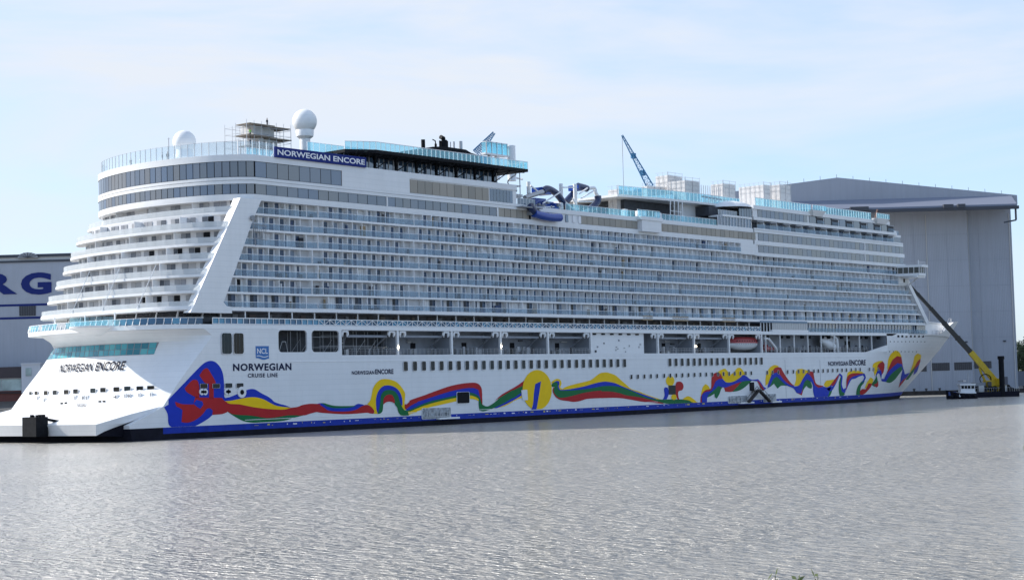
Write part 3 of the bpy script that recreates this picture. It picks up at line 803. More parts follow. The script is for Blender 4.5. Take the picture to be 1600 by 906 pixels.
tile(790, 565, 9.0625, [
 ('r', 0, [(-2,440),(100,375),(180,325),(262,264),(250,350),(100,410),(-2,470)]),
 ('g', 1, [(-2,465),(100,405),(250,335),(250,425),(200,455),(100,525),(-2,575)]),
 ('b', 2, [(-2,570),(100,520),(220,435),(220,480),(100,550),(-2,598)]),
 ('y', 1, [(-2,595),(100,545),(220,470),(230,510),(180,525),(100,560),(-2,612)]),
 ('y', 3, ell(443,398,207,282,32,668)),
 ('b', 4, [(415,315),(497,275),(470,450),(445,600),(432,672),(362,676),(385,590),(395,450)]),
 ('w', 5, [(215,400),(300,395),(310,540),(235,545)]),
 ('y', 0, [(645,290),(680,260),(730,240),(775,260),(790,310),(770,360),(800,385),(860,350),(1000,310),(1200,260),(1280,200),(1340,160),(1400,150),(1455,152),(1455,300),(1370,300),(1250,325),(1100,370),(900,400),(800,405),(760,385),(740,340),(745,295),(720,285),(660,310)]),
 ('b', 1, [(680,290),(720,270),(755,275),(760,310),(750,350),(770,395),(820,395),(900,388),(1100,350),(1250,308),(1370,282),(1455,290),(1455,360),(1370,360),(1200,385),(1050,410),(850,415),(740,400),(725,340),(725,300)]),
 ('r', 1, [(680,355),(700,420),(760,490),(850,480),(950,460),(1100,425),(1300,400),(1455,395),(1455,510),(1300,515),(1150,525),(1050,555),(960,567),(880,555),(780,540),(720,510),(680,460),(662,400)]),
 ('g', 2, [(645,330),(670,295),(720,285),(735,320),(735,370),(770,405),(900,405),(1050,395),(1200,375),(1370,345),(1455,345),(1455,405),(1300,410),(1100,440),(950,480),(800,510),(740,500),(690,450),(675,400),(690,355),(655,355)]),
])
tile(940, 560, 9.0625, [
 ('y', 0, [(-5,200),(60,195),(130,210),(200,240),(280,310),(350,370),(420,430),(520,460),(640,510),(830,575),(760,578),(600,520),(450,465),(300,405),(180,355),(60,335),(-5,340)]),
 ('b', 1, [(-5,330),(60,325),(180,345),(300,395),(450,455),(600,510),(780,572),(700,575),(560,530),(420,465),(250,410),(120,395),(-5,400)]),
 ('r', 1, [(-5,450),(120,450),(250,480),(350,510),(520,535),(700,570),(850,615),(880,640),(720,625),(540,605),(350,570),(200,555),(-5,560)]),
 ('g', 2, [(-5,390),(120,385),(250,400),(420,455),(560,520),(700,565),(850,578),(1000,575),(1200,580),(1330,610),(1345,645),(1000,645),(880,630),(700,585),(520,545),(350,520),(250,490),(120,465),(-5,465)]),
 ('y', 2, ell(968,315,60,70,24)),
 ('b', 2, [(880,430),(900,405),(930,410),(945,450),(945,510),(920,575),(865,578),(890,520)]),
 ('r', 2, [(1045,370),(1060,330),(1110,325),(1145,350),(1158,400),(1140,445),(1090,460),(1080,490),(1090,560),(1105,582),(1075,582),(1045,500)]),
 ('y', 3, ell(1020,545,38,38,20)),
 ('k', 4, [(945,378),(1045,378),(1045,508),(945,508)]),
 ('y', 3, [(1140,578),(1200,535),(1240,535),(1290,565),(1375,642),(1300,630),(1230,590)]),
])
tile(1090, 555, 9.0625, [
 ('y', 0, [(45,560),(70,450),(110,405),(150,430),(175,480),(110,520)]),
 ('y', 0, [(270,240),(340,200),(390,185),(430,230),(470,270),(510,240),(560,180),(600,172),(640,210),(670,265),(640,290),(590,335),(520,375),(440,395),(380,385),(340,340),(320,280)]),
 ('r', 1, [(38,690),(40,590),(70,530),(110,490),(170,478),(190,460),(195,320),(220,265),(270,238),(320,260),(355,335),(300,360),(250,410),(210,480),(130,525),(75,570),(75,690)]),
 ('g', 1, [(125,600),(150,560),(240,470),(290,420),(358,440),(330,480),(310,540),(270,610),(240,590),(235,540),(190,570),(150,590)]),
 ('r', 1, [(370,450),(530,390),(650,360),(560,440),(490,512),(390,512)]),
 ('g', 2, [(488,514),(560,440),(640,362),(770,352),(700,420),(630,475),(560,505)]),
 ('b', 3, [(60,690),(55,570),(100,520),(180,500),(220,440),(250,370),(300,335),(350,330),(390,375),(440,385),(520,365),(590,320),(640,275),(690,295),(730,330),(780,345),(850,335),(900,390),(930,440),(972,465),(932,497),(900,450),(860,378),(800,360),(700,358),(620,372),(530,402),(400,452),(340,450),(290,430),(240,480),(150,560),(130,620),(130,690)]),
 ('r', 4, [(835,348),(880,385),(915,440),(945,485),(930,500),(895,470),(860,400)]),
 ('y', 0, [(960,430),(960,330),(985,230),(1030,165),(1090,135),(1150,152),(1100,210),(1060,280),(1020,380)]),
 ('g', 1, [(1005,455),(1060,330),(1115,285),(1180,340),(1260,425),(1180,430),(1130,470),(1100,430),(1080,400),(1030,440)]),
 ('r', 2, [(1030,280),(1080,190),(1130,165),(1180,175),(1230,280),(1290,380),(1365,432),(1300,430),(1220,370),(1170,300),(1120,260),(1060,270)]),
 ('b', 3, [(985,470),(1000,390),(1050,260),(1120,240),(1170,285),(1220,350),(1300,415),(1365,432),(1330,450),(1250,420),(1170,350),(1120,300),(1070,330),(1020,430)]),
])
tile(1220, 545, 9.0625, [
 ('g', 0, [(-5,425),(60,480),(110,520),(-5,515)]),
 ('r', 1, [(-5,262),(80,400),(150,490),(195,522),(150,522),(80,472),(-5,355)]),
 ('y', 0, [(188,522),(215,420),(210,330),(235,285),(300,280),(395,312),(370,355),(320,440),(265,515)]),
 ('g', 1, [(300,610),(320,470),(355,415),(410,450),(442,520),(432,560),(390,550),(360,520),(330,560)]),
 ('r', 1, [(355,352),(400,310),(460,325),(475,420),(500,490),(560,515),(605,520),(560,560),(490,530),(450,440),(400,370)]),
 ('r', 0, [(225,622),(280,590),(300,510),(325,510),(312,600),(296,656)]),
 ('y', 0, [(605,510),(640,450),(690,440),(765,430),(740,490),(690,540),(640,548)]),
 ('b', 2, [(-5,350),(80,462),(150,515),(200,530),(260,510),(310,420),(360,345),(400,362),(450,432),(480,510),(530,550),(600,532),(650,542),(725,505),(690,590),(660,690),(478,692),(455,600),(452,520),(430,470),(370,430),(330,470),(298,580),(285,630),(220,622),(180,560),(100,520),(-5,430)]),
 ('r', 1, [(690,525),(760,430),(828,345),(800,425),(750,520)]),
 ('g', 1, [(650,690),(665,620),(730,560),(715,620),(682,680)]),
 ('g', 1, [(818,570),(822,470),(845,395),(868,390),(858,500),(885,590),(905,640),(882,665),(830,660)]),
 ('b', 2, [(640,560),(740,520),(800,430),(830,343),(872,385),(862,500),(885,570),(925,545),(905,625),(860,600),(845,500),(852,400),(830,375),(790,470),(730,580),(690,600)]),
 ('y', 0, [(932,400),(945,335),(1000,305),(1120,310),(1180,345),(1100,360),(980,380)]),
 ('r', 1, [(905,600),(925,540),(930,420),(970,360),(1050,340),(1160,345),(1100,380),(1000,410),(965,460),(935,550)]),
 ('b', 2, [(908,622),(930,555),(960,450),(1000,400),(1100,365),(1180,345),(1202,400),(1185,440),(1140,490),(1182,400),(1160,372),(1100,392),(1050,420),(1000,432),(955,510)]),
 ('g', 1, [(1062,686),(1070,590),(1100,510),(1195,410),(1175,480),(1135,530),(1125,590),(1132,670)]),
 ('r', 2, [(1118,600),(1150,565),(1200,568),(1240,485),(1292,488),(1270,540),(1200,620),(1140,662),(1122,640)]),
 ('y', 1, [(1185,560),(1220,470),(1270,400),(1312,430),(1292,482),(1242,500),(1212,545)]),
])
tile(1330, 500, 6.97, [
 ('g', 1, [(212,700),(255,650),(275,600),(290,680),(285,720),(250,722)]),
 ('r', 2, [(240,700),(270,690),(292,660),(292,715),(272,733)]),
 ('y', 0, [(232,510),(245,470),(300,445),(345,445),(310,490),(290,540),(255,610),(245,560)]),
 ('r', 1, [(282,545),(290,485),(340,448),(362,480),(352,560),(325,605),(330,565),(310,545)]),
 ('b', 2, [(262,620),(280,560),(310,535),(330,570),(325,640),(372,640),(378,672),(330,665),(310,590),(290,575)]),
 ('y', 0, [(392,540),(400,440),(430,370),(480,330),(520,345),(548,402),(500,405),(455,440),(425,500)]),
 ('r', 1, [(375,600),(420,490),(450,430),(500,390),(545,402),(572,565),(550,490),(500,480),(440,530)]),
 ('g', 1, [(372,672),(430,590),(500,530),(548,485),(562,530),(510,600),(470,650),(420,682)]),
 ('b', 2, [(355,645),(380,590),(440,520),(500,468),(550,478),(570,540),(582,590),(640,570),(600,620),(560,650),(530,690),(540,620),(556,545),(545,500),(500,530),(430,590),(376,668)]),
 ('y', 0, [(635,575),(670,480),(690,390),(725,362),(760,380),(757,420),(720,460),(690,510)]),
 ('r', 1, [(690,510),(720,450),(755,418),(745,470),(700,545),(680,545)]),
 ('b', 2, [(675,600),(690,540),(742,478),(715,560)]),
 ('g', 1, [(590,650),(640,575),(690,505),(695,535),(620,645)]),
 ('r', 1, [(515,738),(535,660),(580,610),(620,600),(570,670)]),
])

# lettering on the hull side, the transom and the hall
def text_side(body, u0, v0, u1, v1, m, off=0.05, offset=0.0, spacing=1.0, name='lettering', parent=None):
    V, F = text_mesh(body, offset, spacing)
    a = PH(u0, v1); b = PH(u1, v0)
    mb = MB(); mb.v = [surf_pt(a[0]+(b[0]-a[0])*x, a[2]+(b[2]-a[2])*y, off) for x, y in V]; mb.f = F; mb.m = [0]*len(F)
    return mb.build(name, m, parent or hull)
text_side('NORWEGIAN', 364, 567, 455, 579.5, LETD, off=.05, offset=0.034, spacing=1.12)
text_side('CRUISE LINE', 387, 582.5, 433.5, 589.7, LETD, offset=0.028, spacing=1.18)
text_side('NORWEGIAN', 549.5, 578.7, 584.5, 585.2, LETD, offset=0.026, spacing=1.08)
text_side('ENCORE', 586, 576.2, 614.5, 584.5, LETD, offset=0.034, spacing=1.04)
text_side('NORWEGIAN', 1294, 564, 1325, 571.6, LETD, offset=0.026, spacing=1.05)
text_side('ENCORE', 1327, 561.8, 1352.5, 571, LETD, offset=0.034, spacing=1.03)
# square emblem with a wave cut under the letters
a = P(399.5, 562); b = P(419.8, 540.5)
w_, h_ = b[0]-a[0], b[2]-a[2]
pl = [(a[0], b[2]), (b[0], b[2]), (b[0], a[2]+.08*h_)]+[(b[0]-w_*k/10, a[2]+h_*(0.06+0.06*math.sin(2*math.pi*k/10+2.2))) for k in range(1, 10)]+[(a[0], a[2]+.14*h_)]
paint(pl, LOGO, 0.035, 'emblem_plate')
text_side('NCL', 401.5, 544.2, 418, 552.5, LETW, off=0.06, offset=0.012)
wv = [(a[0]+w_*(.06+.88*k/12), a[2]+h_*(.27+.05*math.sin(2*math.pi*k/12+.6))) for k in range(13)]
paint(wv+[(x, z-.055*h_) for x, z in wv[::-1]], LETW, 0.06, 'emblem_wave')
def text_transom(body, y0, y1, z0, z1, m, slant=0.0, offset=0.0):
    V, F = text_mesh(body, offset)
    mb = MB(); mb.v = []
    for x, y in V:
        z = z0+(z1-z0)*y; yy = y0+(y1-y0)*x
        mb.v.append((transom_x(yy, z)-0.14, yy, z))
    mb.f = F; mb.m = [0]*len(F)
    return mb.build('lettering', m, hull)
def PT(u, v):
    """pixel to a point on the transom"""
    x = 3.0
    for _ in range(40):
        q = PX(u, v, x); x = .5*x+.5*transom_x(q[1], q[2])
    return q
qa, qm, qn, qb = PT(94.5, 575), PT(147, 570), PT(151, 571), PT(197.5, 567)
text_transom('NORWEGIAN', qa[1], qm[1], qa[2]-.75, qa[2]+.65, LETG, offset=0.018)
text_transom('ENCORE', qn[1], qb[1], qa[2]-.75, qa[2]+.75, LETG, offset=0.026)
# small lettering of the home port above the ducktail
qa = PT(121, 633); qb = PT(136, 632)
text_transom('NASSAU', qa[1], qb[1], qa[2]-.25, qa[2]+.35, LETG)

# ---------------- hull windows
def rounded(w, h, r, n=4):
    pts = []
    for cx, cy, a0 in ((w/2-r, h/2-r, 0), (-w/2+r, h/2-r, 90), (-w/2+r, -h/2+r, 180), (w/2-r, -h/2+r, 270)):
        for k in range(n+1):
            a = math.radians(a0+90*k/n); pts.append((cx+r*math.cos(a), cy+r*math.sin(a)))
    return pts
def wmesh(name, w, h, r, bars, fr=0.07):
    mb = MB()
    o = rounded(w+2*fr, h+2*fr, r+fr); i = rounded(w, h, r); k = len(o); n = len(mb.v)
    mb.v += [(x, -0.07, z) for x, z in o]+[(x, -0.07, z) for x, z in i]+[(x, 0.0, z) for x, z in o]+[(x, -0.01, z) for x, z in i]
    for j in range(k):
        q = (j+1) % k
        mb.f += [(n+j, n+k+j, n+k+q, n+q), (n+j, n+q, n+2*k+q, n+2*k+j), (n+k+j, n+3*k+j, n+3*k+q, n+k+q)]; mb.m += [1, 1, 1]
    mb.f.append(tuple(n+3*k+j for j in range(k))); mb.m.append(0)
    for b in bars: mb.box(b*w-.03, b*w+.03, -0.05, -0.012, -h/2+.03, h/2-.03, mi=2)
    return mb.mesh(name, [HWIN, WT, CURT])
wm1 = wmesh('hull_window_mesh', 1.12, 1.68, 0.2, (-.2, .17), .035)
wm2 = wmesh('porthole_mesh', 0.74, 0.9, 0.16, (), 0.03)
wm3 = wmesh('large_window_mesh', 2.15, 3.4, 0.4, (-.25, .1), .05)
def put_window(me, u, v, name='window'):
    q = PH(u, v); x, z = q[0], q[2]
    dy = hull_y(x+.5, z)-hull_y(x-.5, z)
    return link(name, me, hull, (x, hull_y(x, z)-0.12, z), math.atan2(dy, 1.0))
row1 = [633,647.4,661.5,675.3,689.1,702.9,716.1,729.2,742.3,755.1,768,780.7,793,805.1,817.3,829.2,841.1,852.7,865.8,877.2,888.5,900,910.8,921.9,932.7,943.4,954,964.5,975]
row2 = [1046,1055.5,1065,1074.5,1084,1092.8,1102,1111,1120,1129.2,1138,1146.8,1155.3,1163.8,1172.3,1180.6,1189]
for u in row1+row2:
    put_window(wm1, u, P(0,0)[2]*0+ (572.0 + (u-633)*(-0.0148)))
for u in (353.5, 372): put_window(wm3, u, 536.5)
for u in (985.8,996,1006,1016.2,1026,1037,1046.5,1056,1065.5,1075,1084.5,1093.7,1102.8,1112,1121,1129.8,1138.5,1147.2,1156,1164.5,1173,1198,1206.5,1215.5,1230,1239,1247,1255,1263,1271,1278,1285.5,1293,1300.5,1308,1315,1322,1329.5,1336.5,1343.5,1358,1364.5,1371.5):
    put_window(wm2, u, 588.5-(u-985.8)*0.0315, 'porthole')
# small slots near the stern
wm4 = wmesh('slot_mesh', 1.5, 0.72, 0.1, (), 0.02)
for u, v in ((317.5, 602.8), (337, 602.8), (356.5, 602), (374, 602)): put_window(wm4, u, v, 'mooring_port')
fl_m = MB().lathe((0,0,0), [(0.75,0),(0.75,.06),(.42,.06),(.38,-.12)], 20).mesh('fairlead_mesh', W)
for u, v in ((314.5, 612), (319.8, 612), (353.5, 611.6), (357.8, 611.6), (377, 612.5)):
    q = PH(u, v); s_ = 0.42 if u < 377 else .75
    mbx = MB().tube([(q[0], q[1]-.2, q[2]), (q[0], q[1]+.02, q[2])], s_*1.25, 16); mbx.build('fairlead', W, hull)
    mbx = MB().tube([(q[0], q[1]-.24, q[2]), (q[0], q[1]-.19, q[2])], s_*.55, 12); mbx.build('fairlead_hole', BLACK, hull)
# openings low in the side: dark door, bunker stations
def recess(u0, v0, u1, v1, m, parent=None, name='side_port'):
    a = PH(u0, v1); b = PH(u1, v0)
    mb = MB(); pts = rounded(b[0]-a[0], b[2]-a[2], .25); cx, cz = (a[0]+b[0])/2, (a[2]+b[2])/2
    n = len(pts); mb.v = [(cx+x, hull_y(cx, cz)-0.14, cz+z) for x, z in pts]; mb.f = [tuple(range(n))]; mb.m = [0]
    o = rounded(b[0]-a[0]+.1, b[2]-a[2]+.1, .27)
    mb.v += [(cx+x, hull_y(cx, cz)-0.19, cz+z) for x, z in pts]+[(cx+x, hull_y(cx, cz)-0.19, cz+z) for x, z in o]+[(cx+x, hull_y(cx, cz), cz+z) for x, z in o]
    for j in range(n):
        q = (j+1) % n
        mb.f += [(n+j, 2*n+j, 2*n+q, n+q), (j, n+j, n+q, q), (2*n+j, 3*n+j, 3*n+q, 2*n+q)]; mb.m += [1,1,1]
    return mb.build(name, [m, W], parent or hull)
recess(713.4, 612, 732.3, 630, BLACK)
STN = mat('bunker_station_grey', (0.34, 0.36, 0.38), 0.5, var=0.5, scale=1.6)
for u0, v0, u1, v1 in ((659, 636, 703, 654.5), (1137.5, 617.5, 1167, 630), (1193, 615, 1211.5, 628)):
    st_ = recess(u0, v0, u1, v1, STN, ship, name='bunker_station')
    a = PH(u0, v1); b = PH(u1, v0); mb = MB()
    for k in range(9):
        x = a[0]+.5+(b[0]-a[0]-1)*R_.random(); h = .4+.9*R_.random()
        mb.tube([(x, -.25, a[2]+.3), (x, -.25, a[2]+.3+h)], .12, 8)
    mb.bar((a[0]+.3, -.3, a[2]+.35), (b[0]-.3, -.3, a[2]+.35), .12); mb.bar((a[0]+.3, -.3, a[2]+1.1), (b[0]-.3, -.3, a[2]+1.1), .07)
    mb.build('pipe_manifold', STEEL, st_)
    fl_ = MB(); fl_.box(a[0]+(b[0]-a[0])*.5, b[0]+.8+(b[0]-a[0])*.12, -.9, -.1, a[2]-.2, a[2]+.12); fl_.build('fender_platform', WT, st_)
# door with two gangway stairs
a = PH(1172, 610); mb = MB(); q0 = PH(1171.3, 610); q1 = PH(1177.5, 597); mb.box(q0[0], q1[0], -.16, .02, q0[2], q1[2]); mb.build('side_door', BLACK, hull)
gw = MB()
c_ = PH(1179, 609); l_ = PH(1163, 628); r__ = PH(1196, 627)
for e in (l_, r__):
    gw.bar((c_[0], -1.2, c_[2]), (e[0], -1.2, e[2]), .9, .35); 
    for s in (-.45, .45): gw.bar((c_[0], -1.2+s, c_[2]+.9), (e[0], -1.2+s, e[2]+.9), .06)
    for k in range(8):
        t = k/7; 
        for s in (-.45, .45): gw.bar((c_[0]+(e[0]-c_[0])*t, -1.2+s, c_[2]+(e[2]-c_[2])*t), (c_[0]+(e[0]-c_[0])*t, -1.2+s, c_[2]+.9+(e[2]-c_[2])*t), .05)
gw.box(c_[0]-1.6, c_[0]+1.6, -1.7, 0, c_[2]-.2, c_[2])
gw.build('gangway', [mat('gangway_dark', (0.035, 0.03, 0.028), 0.7)], hull)
# draught marks and dotted text row on the blue stripe
DOT = mat('mark_yellow', (0.55, 0.45, 0.08), 0.6); mb = MB(); mbw = MB()
x = 22.0
while x < 235:
    w_ = R_.choice([.15, .2, .5, .9]); t = R_.random()
    (mb if t < .55 else mbw).box(x, x+w_, -.045, 0, 1.45+R_.random()*.2, 1.45+.12+R_.random()*.22)
    x += w_+R_.choice([.5, 1.2, 2.0, 3.2])
mb.build('stripe_marks', DOT, hull); mbw.build('stripe_marks', LETW, hull)
# shell door seams
mb = MB()
for u, v0, v1 in ((1228.5, 562, 620), (1283, 562, 618)):
    a, b = PH(u, v1), PH(u, v0); mb.box(a[0]-.05, a[0]+.05, hull_y(a[0], 6)-.02, hull_y(a[0], 6)+.2, 2.2, b[2])
mb.build('door_seam', POST, hull)
# transom: mooring openings, stern window
mq = wmesh('stern_port_mesh', 1.05, 0.72, 0.08, (), 0.05)
for u, v in ((48.8,615),(57.6,614.3),(72.5,613.7),(86.7,613),(104.5,612.2),(119.2,611.2),(146.2,610),(162,609),(183,608),(200,607),(219.5,606.8),(236.5,606)):
    q = PT(u, v); dx = transom_x(q[1]+.5, q[2])-transom_x(q[1]-.5, q[2])
    o = link('mooring_port', mq, hull, (q[0]-0.10, q[1], q[2]), -math.pi/2-math.atan(dx), (1.25, 1, 1))
for u, v in ((70,625),(60,622),(118,621),(130,621),(136,621),(182,619.5),(196,618),(202,618),(218,617),(236,616)):
    q = PT(u, v); mbx = MB().box(-.32, .32, -.12, .02, -.45, .45); o = mbx.build('fairlead', WT, hull)
    o.location = Vector((q[0], q[1], q[2]))-world_loc(hull); o.rotation_euler = (0, 0, -math.pi/2)
    mbx = MB().box(-.12, .12, -.16, -.11, -.3, .25); o = mbx.build('fairlead_hole', POST, hull)
    o.location = Vector((q[0], q[1], q[2]))-world_loc(hull); o.rotation_euler = (0, 0, -math.pi/2)
mb = MB()
for u, v in ((96.5,630),(103,629.3),(156,627),(162.5,626.8)):
    q = PT(u, v); mb.box(q[0]-.08, q[0]+.02, q[1]-.3, q[1]+.3, q[2]-.13, q[2]+.13)
mb.build('vent_slots', BLACK, hull)
# stern window of slanted panes
yA, yB = PT(244, 545)[1], PT(76, 556)[1]
ncol = 26
swf = MB()
for k in range(ncol):
    for r_ in range(2):
        ya, yb = yA+(yB-yA)*k/ncol+.08, yA+(yB-yA)*(k+1)/ncol-.08
        z0 = 13.75+0.95*r_; z1 = z0+.87
        sl = 0.22
        mb = MB(); mb.quad(*[(transom_x(y_, z_)-.05, y_, z_) for y_, z_ in ((ya+sl*(z0-14.6), z0), (yb+sl*(z0-14.6), z0), (yb+sl*(z1-14.6), z1), (ya+sl*(z1-14.6), z1))][::-1])
        mb.build('stern_pane', TEAL, hull)
for k in range(ncol):
    ya, yb = yA+(yB-yA)*k/ncol, yA+(yB-yA)*(k+1)/ncol
    swf.quad(*[(transom_x(y_, z_)-.02, y_, z_) for y_, z_ in ((ya, 13.68), (yb, 13.68), (yb, 15.65), (ya, 15.65))][::-1])
swf.build('stern_window_frame', POST, hull)

# ================================================================== superstructure
def stern_pts(xa, b2, b14, y0=0.0, y1=BW, n=18, inset=0.0):
    """from port to starboard round the stern"""
    out = []
    for k in range(2*n+1):
        s = math.sin(math.pi/2*(k-n)/n)            # -1 (port) .. 1 (starboard)
        t = abs(s); y = HB-s*(HB-inset)
        out.append((xa+b2*t*t+b14*t**10+inset, y))
    return out
JOG = [(0, .7), (35.5, .7), (38.5, 0), (61.5, 0), (63.5, -.35), (175.5, -.35), (176.2, .25), (400, .25)]
def yj(x): return lerp_tab(JOG, x)
def deck_loop(xa, b2, b14, xf, inset=0.0, jog=True, bulge=8.0):
    st = stern_pts(xa, b2, b14, inset=inset)
    xs = st[-1][0]
    side = []
    xsr = [xs+.3, 35.5, 38.5, 61.5, 63.5, 175.5, 176.2, xf-inset]
    for x in xsr:
        if xs < x <= xf-inset: side.append((x, inset+(yj(x) if jog else 0)))
    front = [(xf-inset+bulge*(1-(k/8.)**2), HB-(HB-inset)*(k/8.)) for k in range(7, -8, -1)]
    port = [(xf-inset, BW-inset), (xs+.3, BW-inset)]
    st = st[:-1]+[(st[-1][0], st[-1][1]+(yj(xs) if jog else 0))]
    return side+front+port+st
ZD = [21.0, 23.7, 26.4, 29.05, 31.7, 34.4, 37.1, 39.6]
XAD = [5.0, 6.3, 7.6, 9.0, 10.7, 11.8, 15.0]
B2D = [2.4, 2.5, 3.2, 3.5, 3.5, 3.5, 3.5]
def fin_l(z): return 8.7+(z-20.2)*0.573
def fin_r(z): return 15.5+(z-21.4)*0.478
def x_end(z): return 274.0-(z-21.2)*1.0 if z < 33.5 else 262.0
MOD = 2.42; DEP = 1.15
EYE = CAM
glass_list, div_list, door_list = [], [], []
rows_ = []
for i in range(7):
    z, z2, xa = ZD[i], ZD[i+1], XAD[i]
    xs = fin_l(z)+0.8; b14 = max(1.0, xs-xa-B2D[i])
    xf = x_end(z)
    lo, hi = (-.32, .3) if i == 0 else (-.2, .14)
    slab = deck_loop(xa, B2D[i], b14, xf)
    mb = MB(); mb.prism(slab, z+lo, z+hi)
    # handrail along the starboard side
    xe = 176 if i == 6 else x_end(z+1.2)-0.5
    xr0 = fin_r(z)+.2
    prev = None
    for x in [xr0, 35.5, 38.5, 61.5, 63.5, 175.5, 176.2, xe]:
        if x < xr0 or x > xe: continue
        q = (x, yj(x)+.08, z+1.2)
        if prev: mb.bar(prev, q, .07)
        prev = q
    row = mb.build('balcony_deck', WT, ship)
    rows_.append(row)
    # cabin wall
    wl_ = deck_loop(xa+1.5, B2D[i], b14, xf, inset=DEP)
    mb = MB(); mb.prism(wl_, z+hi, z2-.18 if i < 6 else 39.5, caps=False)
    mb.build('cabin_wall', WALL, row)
    # cabins along the starboard side
    x = xr0+.2; k = 0; wide = (i == 0)
    while x+MOD < xe:
        y = yj(x+MOD/2); h = z2-.2-z-hi
        jogged = abs(yj(x)-yj(x+MOD)) > .05
        glass_list.append((row, x+.04, x+MOD-.04, y+.05, y+.09, z+hi+.08, z+1.17))
        film = (R_.random() < (0.10 if x < 70 else 0.55 if i in (4, 5) else 0.12)) or (i == 5 and x > 110) or (i in (3, 2) and 176 < x < 200)
        if not (wide and k % 2): div_list.append((row, x-.07, x+.07, y+(.14 if wide else .26), y+DEP+.02, z+hi, z2-.19, R_.random()))
        yw = y+DEP
        zt = z+hi+2.16
        if not jogged:
            if film:
                for w0 in (.25, .75, 1.3, 1.8):
                    door_list.append((row, x+w0, x+w0+.36, yw-.06, yw, z+hi+.05, zt, WT if R_.random() < .82 else DOORB, 'door_film'))
                if R_.random() < .12: door_list.append((row, x+.9, x+1.6, yw-.09, yw-.02, z+hi+.05, zt, BLACK, 'cabin_door'))
            else:
                door_list.append((row, x+.22, x+.85, yw-.06, yw, z+hi+.05, zt, DOORD, 'cabin_door'))
                door_list.append((row, x+.90, x+1.75, yw-.05, yw, z+hi+.05, zt, DOORB, 'cabin_window'))
                if R_.random() < .8: door_list.append((row, x+1.80, x+2.15, yw-.05, yw, z+hi+.05, zt, LETW, 'door_film'))
        x += MOD; k += 1
# nearest pieces one by one, the rest joined
def pieces(lst, name, m, limit, key=1):
    lst = sorted(lst, key=lambda t: (t[1]-EYE[0])**2+(t[5]-EYE[2])**2)
    for t in lst[:limit]: piece(name, m, t[0], *t[1:7])
    mb = MB()
    for t in lst[limit:]: mb.box(*t[1:7])
    if lst[limit:]: tag(mb.build(name, m, ship), kind='stuff')
pieces(glass_list, 'glass_panel', BALG, 300)
pieces(div_list, 'balcony_divider', WT, 300)
door_list.sort(key=lambda t: (t[1]-EYE[0])**2+(t[5]-EYE[2])**2)
cnt = {}; rest = {}
for t in door_list:
    nme, m = t[8], t[7]
    cnt[nme] = cnt.get(nme, 0)+1
    if cnt[nme] <= 240: piece(nme, m, t[0], *t[1:7])
    else: rest.setdefault((nme, m.name), []).append(t)
for (nme, mn), l_ in rest.items():
    mb = MB()
    for t in l_: mb.box(*t[1:7])
    tag(mb.build(nme, MATS[mn], ship), kind='stuff')
# loose things seen on balconies: furniture, boards, open doors, film rolls
BCL = mat('balcony_stuff', (0.1, 0.1, 0.1), 0.8, objvar=[(0.02, 0.022, 0.03), (0.10, 0.10, 0.11), (0.30, 0.22, 0.13), (0.6, 0.62, 0.64), (0.05, 0.08, 0.16), (0.16, 0.14, 0.12)])
for _ in range(150):
    i = R_.randrange(7); x = 28+R_.random()**1.3*225
    if i == 6 and x > 170: continue
    w_ = .25+R_.random()**2*1.3; h_ = .5+R_.random()**1.5*1.4; y_ = yj(x)+.3+R_.random()*.4
    piece('balcony_item', BCL, rows_[i], x, x+w_, y_, y_+.3, ZD[i]+.14, ZD[i]+.14+h_)
for u, v, w_ in ((1050, 497, 25), (1128, 499, 20), (1004, 496, 15)):
    q = P(u, v, -.2); q2 = P(u+w_, v, -.2); piece('plywood_box', PLY, ship, q[0], q2[0], -.35, .3, 20.45, 21.45)

